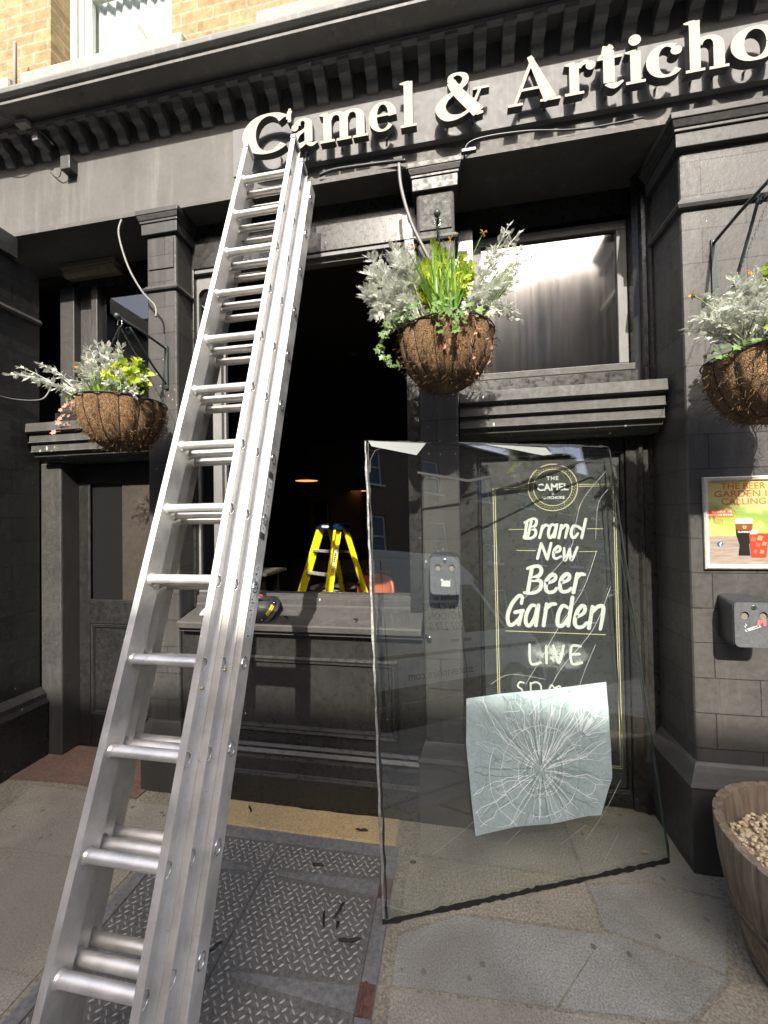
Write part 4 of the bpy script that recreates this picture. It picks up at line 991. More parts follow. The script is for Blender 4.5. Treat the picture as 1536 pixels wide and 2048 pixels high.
# strips of old black sealant dropped about
DEB = [(-1.22, 1.90, 60, .045, 'short black sealant strip on the sawdust nearest the ladder'), (-1.10, 1.945, 130, .045, 'black sealant strip on the sawdust, second from the ladder'),
       (-.47, 1.90, 5, .06, 'bent black sealant strip at the right end of the sawdust'), (-.62, 1.68, -5, .055, 'flat dark strip on the hatch above the upper right hinge strap'),
       (-.47, 1.50, 70, .07, 'black strip on the hatch leaf just below the upper right hinge strap'), (-.52, 1.46, 105, .06, 'black strip lying mid way down the right hatch leaf'), (-.46, 1.445, 95, .03, 'stubby black strip beside the rusty hatch hinge'),
       (-.40, 1.40, 10, .09, 'curled black strip reaching from the hatch to the glass sheet corner'), (-.88, 1.30, 50, .05, 'black strip on the seam of the hatch beside the ladder'),
       (-1.12, 1.45, 45, .06, 'thin black strip on the left hatch leaf seen between the ladder rungs'), (-.95, 1.12, 50, .06, 'black strip on the hatch close to the foot of the ladder'),
       (-.20, 1.76, 20, .03, 'tiny black crumb on the paving behind the glass sheet'), (.85, 1.97, 8, .035, 'small pale wood chip beside the corner pier')]
for x, y, a, L_, lb in DEB:
    b = BM(); a = R(a); P = [(x+(t-.5)*L_*math.cos(a)+rng.uniform(-.004, .004), y+(t-.5)*L_*math.sin(a)+rng.uniform(-.004, .004), .011+rng.uniform(0, .004)) for t in (0, .2, .4, .6, .8, 1)]
    tube(b, P, [.003, .0055, .0045, .006, .005, .002], 6)
    chip = 'chip' in lb
    o = obj('wood_chip' if chip else 'sealant_strip', b, M_SAND if chip else M_RUB); tag(o, lb, 'wood chip' if chip else 'debris', None if chip else 'black sealant strips on the ground')
LD = [(-.93, 2.07, 'short black scrap on the ledge beside the suction lifter'), (-.52, 2.06, 'long black scrap standing on the front of the ledge'), (-.24, 2.12, 'tiny black scrap on the ledge behind the glass sheet')]
for k, (x, y, lb) in enumerate(LD):
    b = BM(); tube(b, [(x-.02, y+.01, 1.016), (x, y, 1.018), (x+.015*(k != 1), y-.022, 1.010)], [.003, .006, .003], 6); tag(obj('sealant_scrap', b, M_RUB), lb, 'debris', 'sealant scraps on the ledge')

# ============================================================ PLANTS AND BASKETS
def kite(bm, p, d, s, L_, w, cup=0.0, nrm=None):
    """small leaf blade: base p, direction d, side s"""
    n_ = d.cross(s); a = bm.verts.new(p); b_ = bm.verts.new(p+d*L_*.45+s*w+n_*cup); c_ = bm.verts.new(p+d*L_); e = bm.verts.new(p+d*L_*.45-s*w+n_*cup)
    bm.faces.new((a, b_, c_, e))
def frame(d):
    s = d.cross(Vector((0, 0, 1)))
    if s.length < .05: s = Vector((1, 0, 0))
    s.normalize(); return s, s.cross(d).normalized()
def frond(bm, p, d, L_, rg, curl=.5):
    """deeply cut silver leaf: rachis with lobed pinnae"""
    d = d.normalized(); s, u = frame(d); roll = rg.uniform(-.9, .9); s, u = s*math.cos(roll)+u*math.sin(roll), u*math.cos(roll)-s*math.sin(roll)
    n = 8; q = p.copy()
    for i in range(n):
        t = (i+.6)/n; q2 = p+d*L_*t-u*(curl*L_*t*t*.35)
        wd = L_*(.42*math.sin(math.pi*min(1, t*.9+.12)))
        for sg in (-1, 1):
            e = (s*sg*.85+d*.55-u*.12).normalized(); ss, _ = frame(e)
            ss = e.cross(u).normalized()
            kite(bm, q2, e, ss, wd, wd*.105, .002)
            for k in (-1, 1):
                for h_, l_ in ((.25, .34), (.5, .36), (.72, .26)): e2 = (e+ss*k*.8).normalized(); kite(bm, q2+e*wd*h_, e2, e2.cross(u).normalized(), wd*l_, wd*.075)
        v = [bm.verts.new(x) for x in (q-s*.0011, q+s*.0011, q2+s*.0009, q2-s*.0009)]; bm.faces.new(v); q = q2
    kite(bm, q, d, s, L_*.22, L_*.07)
def bez(a, b, c_, n=9): return [a*(1-t)**2+b*2*t*(1-t)+c_*t*t for t in [i/n for i in range(n+1)]]
def V3(*a): return Vector(a)
def ragwort(base, tips, label, seed, L_=.06, dens=10, group='silver ragwort in the hanging baskets', spread=.5):
    rg = random.Random(seed); b = BM(); st = BM(); tips = [t for t in tips]+[tuple(Vector(t)*1+Vector((rg.uniform(-.035, .035), rg.uniform(-.04, .04), rg.uniform(-.06, .0)))) for t in tips*(2 if len(tips) > 5 and L_ > .045 else 1)]; L_ *= .66; dens = int(dens*1.5)
    for tp in tips:
        tp = Vector(tp); mid = base.lerp(tp, .55)+Vector((0, 0, (.05 if tp.z > base.z else .08)))+Vector((rg.uniform(-.02, .02),)*3)
        P = bez(base+Vector((rg.uniform(-.05, .05), rg.uniform(-.05, .05), -.03)), mid, tp, 10); tube(st, P, [.0034*(1-.6*i/10) for i in range(11)], 5)
        for k in range(dens):
            t = .42+.58*k/(dens-1); i = min(int(t*10), 9); p = P[i].lerp(P[i+1], t*10-i); d0 = (P[i+1]-P[i]).normalized()
            s, u = frame(d0); a = k*2.4+rg.uniform(-.4, .4); d = (d0*rg.uniform(.25, .9)+s*math.cos(a)*spread*1.4+u*math.sin(a)*spread*1.4)
            frond(b, p, d, L_*rg.uniform(.65, 1.15)*(1.0 if t < .9 else .7), rg)
        frond(b, P[-1], P[-1]-P[-2], L_*.8, rg)
    r_ = thing('silver_ragwort', label, 'plant', base, group); obj('foliage', b, M_SILV, r_, fix=False); obj('stem', st, M_SSTEM, r_, fix=False)
def oval(bm, p, d, up, L_, w, fold=.15):
    d = d.normalized(); s = d.cross(up)
    if s.length < .1: s = Vector((1, 0, 0))
    s.normalize(); n_ = s.cross(d).normalized(); row = []
    for t, ww in ((0, .12), (.25, .75), (.55, 1), (.82, .6), (1, .02)):
        c_ = p+d*L_*t-n_*(L_*.18*t*t); row.append([bm.verts.new(c_+s*w*ww+n_*w*ww*fold*2), bm.verts.new(c_), bm.verts.new(c_-s*w*ww+n_*w*ww*fold*2)])
    for a, c_ in zip(row, row[1:]):
        for k in (0, 1): f = bm.faces.new((a[k], a[k+1], c_[k+1], c_[k])); f.smooth = True
def shrub(base, tips, label, seed, L_=.046, nl=26, group='yellow-green shrubs in the hanging baskets'):
    rg = random.Random(seed); b = BM(); st = BM(); tips = [t for t in tips]+[tuple(Vector(t)+Vector((rg.uniform(-.04, .04), rg.uniform(-.05, .04), rg.uniform(-.09, -.01)))) for t in tips*3]
    for tp in tips:
        tp = Vector(tp); P = bez(base+Vector((rg.uniform(-.05, .05), rg.uniform(-.04, .04), -.03)), base.lerp(tp, .5)+Vector((0, 0, .04)), tp, 8); tube(st, P, .0022, 5)
        for k in range(nl):
            t = .25+.75*(k/(nl-1)); i = min(int(t*8), 7); p = P[i].lerp(P[i+1], t*8-i); d0 = (P[i+1]-P[i]).normalized(); s, u = frame(d0); a = k*2.4
            d = d0*(.35+.7*t)+(s*math.cos(a)+u*math.sin(a))*.8; oval(b, p, d, d0, L_*rg.uniform(.7, 1.15)*(1.15-.4*t), .0125*rg.uniform(.8, 1.2))
    r_ = thing('variegated_shrub', label, 'plant', base, group); obj('foliage', b, M_YG, r_, fix=False); obj('stem', st, M_GRASS, r_, fix=False)
def blades(base, label, seed, n=45, L0=.20, L1=.32, tilt=.55, bias=(0, 0), group='strap-leaved bulbs in the hanging baskets'):
    rg = random.Random(seed); b = BM()
    for k in range(n):
        a = rg.uniform(0, 6.28); tl = rg.uniform(.02, tilt)**1.0; d = Vector((math.cos(a)*tl+bias[0], math.sin(a)*tl*.7+bias[1]-.06, 1)).normalized(); L_ = rg.uniform(L0, L1)
        p = base+Vector((rg.uniform(-.05, .05), rg.uniform(-.04, .04), -.03)); s = Vector((math.cos(a+1.57), math.sin(a+1.57), rg.uniform(-.3, .3))).normalized(); w = rg.uniform(.0028, .0052); row = []
        dr = rg.uniform(.0, .55)*tl*1.6 + (.5 if rg.random() < .12 else 0)
        for i in range(9):
            t = i/8; c_ = p+d*L_*t+Vector((d.x*.5, d.y*.5, -1))*dr*L_*t*t*.8; ww = w*(1-t**3)*1.0+.0003; row.append((b.verts.new(c_+s*ww), b.verts.new(c_-s*ww)))
        for a_, c_ in zip(row, row[1:]): f = b.faces.new((a_[0], a_[1], c_[1], c_[0])); f.smooth = True
    o = obj('strap_leaf_bulb', b, M_GRASS, fix=False); tag(o, label, 'plant', group)
def ivyleaf(bm, p, d, nrm, L_):
    d = d.normalized(); s = d.cross(nrm)
    if s.length < .1: s = Vector((1, 0, 0))
    s.normalize(); out = [(0, 0), (-.55, .05), (-.35, .38), (-.62, .62), (-.2, .65), (0, 1.05), (.2, .65), (.62, .62), (.35, .38), (.55, .05)]
    vs = [bm.verts.new(p+(d*y+s*x)*L_+nrm.normalized()*(.12*L_*abs(x))) for x, y in out]; c_ = bm.verts.new(p+d*.38*L_)
    for i in range(len(vs)): bm.faces.new((c_, vs[i], vs[(i+1) % len(vs)]))
def ivy(name, runs, label, seed, m, L_=.028, step=.02, group='trailing ivy on the hanging baskets'):
    rg = random.Random(seed); b = BM(); st = BM(); base = Vector(runs[0][0])
    for rn in runs:
        P = smooth_path(rn, 6); P = [p+Vector((rg.uniform(-.006, .006), rg.uniform(-.006, .006), rg.uniform(-.006, .006))) for p in P]; tube(st, P, .0012, 4)
        acc = 0
        for a, c_ in zip(P, P[1:]):
            acc += (c_-a).length
            if acc > step:
                acc = 0; d = Vector((rg.uniform(-1, 1), rg.uniform(-.9, .1), rg.uniform(-.9, .5))); ivyleaf(b, a, d, Vector((rg.uniform(-.4, .4), -1, rg.uniform(0, .6))), L_*rg.uniform(.6, 1.2))
    r_ = thing(name, label, 'plant', base, group); obj('foliage', b, m, r_, fix=False); obj('stem', st, M_PINK if m is M_PINK else M_GRASS, r_, fix=False)
def flowers(items, label, seed, m=M_DEAD, group='withered flower heads in the hanging baskets', stem=True):
    rg = random.Random(seed); st = BM(); base = Vector(items[0][0]); heads = []
    for p0, p1 in items:
        b = BM(); heads.append(b)
        p0, p1 = Vector(p0), Vector(p1); tube(st, bez(p0, p0.lerp(p1, .6)+Vector((0, 0, .03)), p1, 6), .0016, 5)
        for k in range(11): d = Vector((rg.uniform(-1, 1), rg.uniform(-1, .4), rg.uniform(-1, .7))); oval(b, p1+d*.004, d, Vector((0, 0, 1)), rg.uniform(.010, .022), rg.uniform(.0015, .004))
    r_ = thing('withered_flowers', label, 'plant', base, group); [obj('flower_head', h_, m, r_, fix=False) for h_ in heads]; obj('stem', st, M_GRASS, r_, fix=False)
def basket(cx, cy, zr, R_, H, label, seed, hook):
    rg = random.Random(seed); t = thing('hanging_basket', label, 'hanging basket', (cx, cy, zr-H), 'hanging baskets of coir along the pub front')
    NR = 14; n = 112
    prof_ = []
    for i in range(15):
        a = i/14*math.pi/2*.93; prof_.append((R_*math.cos(a)**.8, -H*math.sin(a)))
    b = BM(); rings = []
    for j, (r_, z) in enumerate(prof_):
        ring = []
        for k in range(n):
            th = 2*math.pi*k/n; lob = abs(math.sin(th*NR/2))**.6; rr = r_*(1-.055*(1-lob))+.004*noise.noise(Vector((math.cos(th)*6, math.sin(th)*6, z*25)))+.003*noise.noise(Vector((math.cos(th)*22, math.sin(th)*22, z*90)))
            ring.append(b.verts.new((cx+rr*math.cos(th), cy+rr*math.sin(th), zr+z)))
        rings.append(ring)
    for A, B in zip(rings, rings[1:]):
        for k in range(n): f = b.faces.new((A[k], A[(k+1) % n], B[(k+1) % n], B[k])); f.smooth = True
    b.faces.new(rings[-1])
    top = [b.verts.new((cx+R_*.9*math.cos(2*math.pi*k/n), cy+R_*.9*math.sin(2*math.pi*k/n), zr-.02)) for k in range(n)]
    for k in range(n): b.faces.new((rings[0][k], rings[0][(k+1) % n], top[(k+1) % n], top[k]))
    # loose fibres
    for k in range(800):
        th = rg.uniform(0, 6.28); j = rg.randrange(1, 14); r_, z = prof_[j]; p = Vector((cx+r_*math.cos(th), cy+r_*math.sin(th), zr+z)); o_ = Vector((math.cos(th), math.sin(th), -.2+rg.uniform(-.6, .3)))
        q = p+o_*rg.uniform(.006, .02)+Vector((rg.uniform(-.02, .02), rg.uniform(-.02, .02), rg.uniform(-.02, .015))); tube(b, [p, p.lerp(q, .5)+Vector((0, 0, .004)), q], .0009, 3, cap=False)
    obj('coir_liner', b, M_COIR, t, fix=False)
    b = BM(); ringp = lambda r_, z, m=40: [(cx+r_*math.cos(2*math.pi*k/m), cy+r_*math.sin(2*math.pi*k/m), zr+z) for k in range(m+1)]
    tube(b, ringp(R_+.004, 0), .003, 6, cap=False); tube(b, ringp(prof_[12][0]+.003, prof_[12][1]), .0022, 5, cap=False)
    for k in range(NR):
        th = 2*math.pi*k/NR; tube(b, [(cx+(r_*.955+.001)*math.cos(th), cy+(r_*.955+.001)*math.sin(th), zr+z) for r_, z in prof_], .0019, 5, cap=False)
    obj('wire_frame', b, M_WIRE, t, fix=False)
    b = BM(); lathe(b, [(R_*.9, 0), (R_*.6, .02), (.001, .03)], (cx, cy, zr-.025), 32); obj('compost', b, mat('compost', (.03, .02, .012), .95), t)
    hk = Vector(hook); b = BM()
    for k in range(3):
        th = 2*math.pi*k/3+.6; p = Vector((cx+R_*math.cos(th), cy+R_*math.sin(th), zr)); L_ = (hk-p).length; m = int(L_/.016)
        for i in range(m):
            c_ = p.lerp(hk, (i+.5)/m); d = (hk-p).normalized(); s, u = frame(d); s = s if i % 2 else u
            tube(b, [c_+d*.010*math.cos(a)+s*.0035*math.sin(a) for a in [6.283*q/8 for q in range(9)]], .0008, 4, cap=False)
    obj('chain', b, M_WIRE, t, fix=False)
def bracket_(x, yw, z0, z1, yo, label, bw=.02, seed=1):
    t = thing('wall_bracket', label, 'bracket', (x, yw, z0), 'wall brackets for the hanging baskets'); b = BM()
    box(b, x-bw/2, x+bw/2, yw-.008, yw, z0, z1); obj('wall_bar', b, M_GREENMET, t, bevel=.001)
    b = BM(); tube(b, [(x, yw-.006, z1-.02), (x, (yw+yo)/2, z1-.005), (x, yo-.01, z1)], .007, 8); obj('arm', b, M_GREENMET, t)
    b = BM(); tube(b, smooth_path([(x, yw-.006, z0+.03), (x, yw-.11, z0+.10), (x, yo+.06, z1-.02)], 5), .006, 8)
    tube(b, [(x+.0, yo+.055+.025*math.cos(a)*(1-a/9), z1-.045+.025*math.sin(a)*(1-a/9)) for a in [i*.4 for i in range(20)]], .0035, 6)
    obj('scroll_stay', b, M_GREENMET, t)
    b = BM(); lathe(b, [(.001, -.016), (.011, -.012), (.016, 0), (.011, .012), (.001, .016)], (x, yo-.015, z1), 12); obj('ball_finial', b, M_GREENMET, t)
    b = BM(); tube(b, [(x+.014*math.sin(a), yo, z1-.028-.018*math.cos(a)) for a in [i*.35 for i in range(16)]], .0026, 6); obj('hook', b, M_STEEL, t)
    b = BM()
    for zz in (z1-.015, z0+.015): tube(b, [(x, yw-.009, zz), (x, yw-.013, zz)], .006, 8)
    obj('bolt', b, M_STEEL, t)
    return (x, yo, z1-.045)
yo = 1.70
h1 = bracket_(-.035, 2.028, 2.58, 2.90, yo, 'dark bracket high on the middle pilaster holding the middle basket')
h2 = bracket_(-1.655, 2.03, 2.36, 2.62, yo, 'dark bracket on the left pilaster holding the left basket')
h3 = bracket_(1.185, 1.95, 2.40, 2.80, 1.62, 'dark green scrolled bracket on the corner pier holding the right basket')
c1, c2, c3 = Vector((-.01, yo, 2.36)), Vector((-1.64, yo, 2.175)), Vector((1.165, 1.62, 2.135))
basket(c1.x, c1.y, c1.z, .205, .235, 'middle hanging basket over the pilaster with shaggy brown coir and hanging ivy', 1, h1)
basket(c2.x, c2.y, c2.z, .195, .24, 'left hanging basket with neat orange-brown coir, left of the ladder', 2, h2)
basket(c3.x, c3.y, c3.z, .20, .24, 'right hanging basket above the framed poster, cut by the picture edge', 3, h3)
def rel(c, L_): return [tuple(c+Vector(p)) for p in L_]
# middle basket
c1 = c1+V3(0, 0, .06)
ragwort(c1+V3(-.11, -.03, 0), rel(c1, [(-.30, -.02, .30), (-.33, -.06, .22), (-.22, -.04, .33), (-.19, -.10, .27), (-.31, -.08, .12), (-.27, -.12, .05), (-.20, -.14, .13), (-.24, -.02, .20), (-.15, -.12, .20), (-.34, 0, .16), (-.17, -.15, .04), (-.24, -.10, -.03)]), 'dense silvery white ragwort on the left side of the middle basket', 21, .072, 12)
ragwort(c1+V3(.10, -.03, 0), rel(c1, [(.27, -.04, .36), (.32, -.02, .27), (.20, -.06, .26), (.30, -.10, .15), (.24, -.12, .08), (.17, -.14, .12), (.27, -.10, -.02), (.13, -.14, .04), (.20, -.13, -.02)]), 'loose leggy silver ragwort on the right side of the middle basket', 22, .052, 10)
shrub(c1+V3(0, .02, 0), rel(c1, [(-.04, .03, .37), (-.02, -.02, .30), (.08, .02, .30), (-.10, .02, .27), (.03, -.02, .24), (.10, -.02, .20), (-.07, -.04, .20), (.12, .02, .26), (.0, -.06, .18), (.08, -.08, .14), (-.10, -.03, .15)]), 'bright yellow-green shrub in the centre of the middle basket', 23)
blades(c1+V3(.0, -.08, 0), 'upright strap leaves in front of the shrub in the middle basket', 24, 90, .20, .36, .5)
blades(c1+V3(.12, -.06, 0), 'spiky strap leaves fanning out to the right of the middle basket', 25, 16, .20, .30, .3, (.75, -.1))
ivy('ivy', [rel(c1, [(-.14, -.12, .0), (-.24, -.12, -.04), (-.26, -.10, -.14), (-.22, -.10, -.22)]), rel(c1, [(-.16, -.10, .0), (-.27, -.06, -.08), (-.25, -.08, -.18), (-.18, -.12, -.22)]), rel(c1, [(-.1, -.18, .0), (-.2, -.17, -.03), (-.24, -.13, -.10)])], 'green ivy trailing off the left of the middle basket', 26, M_IVY, .030, .009)
ivy('ivy', [rel(c1, [(-.18, -.10, -.03), (-.08, -.20, -.05), (.0, -.215, -.06)]), rel(c1, [(.0, -.21, -.05), (.10, -.19, -.05), (.18, -.10, -.04)]), rel(c1, [(.02, -.17, .02), (.03, -.215, -.07), (.02, -.21, -.17)]), rel(c1, [(-.04, -.17, .02), (-.02, -.22, -.06), (-.02, -.20, -.15)]), rel(c1, [(.08, -.16, .02), (.09, -.21, -.05), (.07, -.20, -.11)])], 'pale green ivy hanging down the front of the middle basket', 27, M_IVY, .030, .013)
ivy('dry_ivy', [rel(c1, [(.08, -.18, .0), (.12, -.18, -.10), (.10, -.17, -.20), (.13, -.12, -.28)]), rel(c1, [(.02, -.20, -.08), (-.01, -.20, -.15), (.0, -.17, -.2)]), rel(c1, [(.12, -.17, -.10), (.18, -.12, -.15), (.17, -.10, -.24)])], 'bare pinkish dried ivy stems on the right of the middle basket', 28, M_PINK, .018, .045)
flowers([(rel(c1, [(.0, -.05, .05)])[0], rel(c1, [(.03, -.05, .33)])[0]), (rel(c1, [(.04, -.04, .05)])[0], rel(c1, [(.165, -.05, .34)])[0]), (rel(c1, [(-.06, -.04, .05)])[0], rel(c1, [(-.13, -.04, .33)])[0])], 'withered orange flower heads standing above the middle basket', 29)
# left basket
ragwort(c2+V3(-.07, -.02, 0), rel(c2, [(-.10, -.05, .29), (-.16, -.05, .22), (-.02, -.06, .27), (.02, -.10, .22), (-.12, -.12, .16), (-.04, -.14, .18), (-.18, -.10, .10), (.02, -.02, .28)]), 'silver ragwort standing at the back of the left basket', 31, .050, 10)
ragwort(c2+V3(-.12, -.06, 0), rel(c2, [(-.42, -.16, .16), (-.36, -.12, .19), (-.30, -.16, .09), (-.24, -.14, .05), (-.40, -.18, .12)]), 'long silver ragwort branch sprawling out to the left of the left basket', 32, .045, 9)
ragwort(c2+V3(.10, -.08, 0), rel(c2, [(.12, -.16, .10), (.15, -.14, .03), (.18, -.12, .0), (.08, -.18, .04), (.17, -.06, .10)]), 'small silver ragwort at the right rim of the left basket', 33, .040, 9)
shrub(c2+V3(.06, 0, 0), rel(c2, [(.08, 0, .22), (.12, -.04, .19), (.04, -.03, .20), (.14, .0, .14), (.10, -.08, .13), (.05, -.09, .15), (.16, -.06, .09)]), 'yellow-green shrub on the right of the left basket', 34)
blades(c2+V3(-.02, -.08, 0), 'arching strap leaves in the middle of the left basket', 35, 46, .10, .20, .8, (-.15, -.1))
ivy('dry_ivy', [rel(c2, [(-.13, -.10, .0), (-.20, -.10, -.06), (-.22, -.10, -.12), (-.28, -.12, -.16)]), rel(c2, [(-.12, -.12, .0), (-.19, -.14, -.05), (-.23, -.13, -.11)])], 'withered pink-brown ivy hanging left of the left basket', 36, M_PINK, .028, .012)
ivy('ivy', [rel(c2, [(-.1, -.16, .01), (-.17, -.14, .0), (-.2, -.08, .0)]), rel(c2, [(.08, -.16, .02), (.15, -.14, .03), (.20, -.08, .0)])], 'sparse green ivy round the rim of the left basket', 37, M_IVY, .024, .016)
flowers([(rel(c2, [(-.05, -.05, .03)])[0], rel(c2, [(-.05, -.04, .29)])[0]), (rel(c2, [(-.1, -.05, .03)])[0], rel(c2, [(-.12, -.14, .15)])[0]), (rel(c2, [(-.05, -.05, .03)])[0], rel(c2, [(-.07, -.12, .19)])[0])], 'dry orange flower heads poking out of the left basket', 38)
# right basket
ragwort(c3+V3(-.08, -.02, 0), rel(c3, [(-.22, -.05, .22), (-.16, -.06, .27), (-.27, -.05, .15), (-.10, -.08, .26), (-.18, -.10, .18), (-.24, -.08, .12), (-.04, -.10, .25), (-.12, -.14, .16), (.02, -.10, .25), (-.05, -.16, .18), (.08, -.08, .26), (-.2, 0, .24)]), 'bushy silver-white ragwort filling the right basket', 41, .055, 12)
shrub(c3+V3(.04, -.10, 0), rel(c3, [(-.06, -.18, .10), (-.02, -.20, .14), (.04, -.20, .13), (.08, -.20, .10), (-.09, -.17, .07), (.02, -.22, .09), (.14, -.18, .12)]), 'glossy yellow-green leaves at the front of the right basket', 42, .05)
shrub(c3+V3(.04, .0, 0), rel(c3, [(.0, -.02, .30), (.05, -.03, .33), (.10, -.02, .30), (-.03, -.03, .31)]), 'upright yellow-green shoots at the top of the right basket', 43)
ivy('ivy', [rel(c3, [(-.10, -.14, .02), (-.19, -.10, .0), (-.23, -.04, -.02)]), rel(c3, [(-.12, -.12, .02), (-.2, -.06, .02), (-.22, .0, .02)])], 'green ivy creeping over the left rim of the right basket', 44, M_IVY, .026, .011)
flowers([(rel(c3, [(-.05, -.05, .03)])[0], rel(c3, [(-.10, -.06, .29)])[0]), (rel(c3, [(-.1, -.05, .03)])[0], rel(c3, [(-.28, -.04, .24)])[0])], 'yellow and tan dry flowers above the right basket', 45)

# ============================================================ WALL-MOUNTED ASH BINS
def ashbin(x0, yw, z0, label, red):
    w, h, d = .152, .205, .115; t = thing('ash_bin', label, 'ash bin', (x0+w/2, yw, z0), 'wall-mounted cigarette bins'); b = BM()
    yf = yw-d
    # body: rounded box tapering back to the wall at the bottom
    def rr(x0, x1, z0, z1, r_, y, n=5):
        P = []
        for cx, cz, a0 in ((x1-r_, z1-r_, 0), (x0+r_, z1-r_, 90), (x0+r_, z0+r_, 180), (x1-r_, z0+r_, 270)):
            for i in range(n+1): a = R(a0+90*i/n); P.append((cx+r_*math.cos(a), y, cz+r_*math.sin(a)))
        return P
    A = [b.verts.new(p) for p in rr(x0+.012, x0+w-.012, z0+.012, z0+h, .018, yw-.001)]; B = [b.verts.new(p) for p in rr(x0, x0+w, z0, z0+h-.008, .022, yf+.035)]; C_ = [b.verts.new(p) for p in rr(x0+.001, x0+w-.001, z0+.001, z0+h-.012, .022, yf+.006)]
    n = len(A)
    for P, Q in ((A, B), (B, C_)):
        for i in range(n): b.faces.new((P[i], P[(i+1) % n], Q[(i+1) % n], Q[i]))
    b.faces.new(A[::-1]); b.faces.new(C_); obj('body', b, M_BLKPL, t)
    # front plate with two real holes
    b = BM(); hc = [(x0+w*.28, z0+h*.66), (x0+w*.72, z0+h*.66)]; P = rr(x0+.004, x0+w-.004, z0+.004, z0+h-.016, .020, yf, 6)
    # plate built from columns of quads round the holes
    zs_ = [z0+.004, z0+h*.66-.0175, z0+h*.66+.0175, z0+h-.016]; m = len(P)
    vs = [b.verts.new(p) for p in P]; es = [b.edges.new((vs[i], vs[(i+1) % m])) for i in range(m)]
    for hx, hz in hc:
        hv = [b.verts.new((hx+.0155*math.cos(2*math.pi*i/16), yf, hz+.0165*math.sin(2*math.pi*i/16))) for i in range(16)]; es += [b.edges.new((hv[i], hv[(i+1) % 16])) for i in range(16)]
    bmesh.ops.triangle_fill(b, use_beauty=True, use_dissolve=False, edges=es)
    for f in [f for f in b.faces if any((f.calc_center_median()-Vector((hx, yf, hz))).length < .013 and all((v.co-Vector((hx, yf, hz))).length < .0175 for v in f.verts) for hx, hz in hc)]: b.faces.remove(f)
    g = bmesh.ops.extrude_face_region(b, geom=list(b.faces)); bmesh.ops.translate(b, verts=[v for v in g['geom'] if isinstance(v, bmesh.types.BMVert)], vec=(0, .005, 0))
    M_PL = m_speck('dark_grey_plate', (.07, .075, .08), (.11, .115, .12), 80, .45, .1)
    pl = obj('front_plate', b, M_PL, t)
    b = BM()
    for hx, hz in hc: disc(b, (hx, hz-.004), .0125, yf+.003, yf+.0055, 14)
    obj('stub_grid', b, mat('steel_mesh', (.30, .27, .20), .5, .6), t)
    b = BM(); disc(b, (x0+w*.5, z0+h*.83), .010, yf-.004, yf, 16); obj('lock', b, M_STEEL, t, bevel=.001); b = BM(); disc(b, (x0+w*.5, z0+h*.83), .003, yf-.0052, yf-.0041, 8); obj('keyhole', b, M_RUB, t)
    if red:
        b = BM(); ox, oz = x0+.046, z0+.074
        ribbon(b, [(ox, oz), (ox+.05, oz+.020)], .010, yf-.0012, yf-.0002); disc(b, (ox, oz), .0055, yf-.0012, yf-.0002, 10); ribbon(b, [(ox-.002, oz+.010), (ox-.006, oz+.017), (ox+.001, oz+.021), (ox-.003, oz+.028)], .0028, yf-.0012, yf-.0002); obj('cigarette_symbol', b, M_PAINTW, pl)
        b = BM(); ribbon(b, [(ox+.022, oz+.0088), (ox+.046, oz+.0184)], .0038, yf-.0018, yf-.0013); obj('symbol_shade', b, M_PL, pl)
        b = BM(); ribbon(b, [(ox+.040, oz+.020), (ox+.046, oz+.036), (ox+.066, oz+.04), (ox+.064, oz+.02)], [.006, .016, .018, .01], yf-.0022, yf-.0002); obj('red_patch', b, mat('sticker_red', (.65, .12, .12), .5), pl)
    else:
        b = BM(); ox, oz = x0+.055, z0+.045
        vs = [b.verts.new((ox+x*.001, yf-.0008, oz+z*.001)) for x, z in ((2, 0), (46, -2), (47, 26), (38, 24), (30, 31), (22, 25), (14, 30), (6, 38), (-1, 32), (5, 22))]; b.faces.new(vs); ribbon(b, [(ox+.038, oz+.024), (ox+.048, oz+.034), (ox+.052, oz+.028)], .002, yf-.001, yf-.0002); obj('torn_sticker', b, M_PAINTW, pl)
ashbin(1.150, 1.951, 1.005, 'black cigarette bin on the corner pier under the poster, with a white cigarette symbol', True)
ashbin(-.112, 2.034, 1.185, 'black cigarette bin with a torn sticker, on the middle pilaster behind the glass sheet', False)

# ============================================================ FRAMED POSTER
po = thing('framed_poster', 'framed colour poster reading THE BEER GARDEN IS CALLING on the corner pier', 'poster', (1.27, 1.95, 1.32))
X0, X1, Zb, Zt, YP = 1.112, 1.432, 1.318, 1.728, 1.934
frame_m = m_speck('silver_snap_frame', (.50, .48, .42), (.64, .62, .55), 60, .35, .1)
b = BM(); pr_ = [(0, 0), (0, .010), (.006, .016), (.016, .013), (.022, .004), (.022, 0)]; rv = []
for off_, out in pr_: rv.append([b.verts.new(p) for p in ((X0+off_, 1.9495-out, Zb+off_), (X1-off_, 1.9495-out, Zb+off_), (X1-off_, 1.9495-out, Zt-off_), (X0+off_, 1.9495-out, Zt-off_))])
for A, B in zip(rv, rv[1:]):
    for i in range(4): b.faces.new((A[i], A[(i+1) % 4], B[(i+1) % 4], B[i]))
obj('frame', b, frame_m, po)
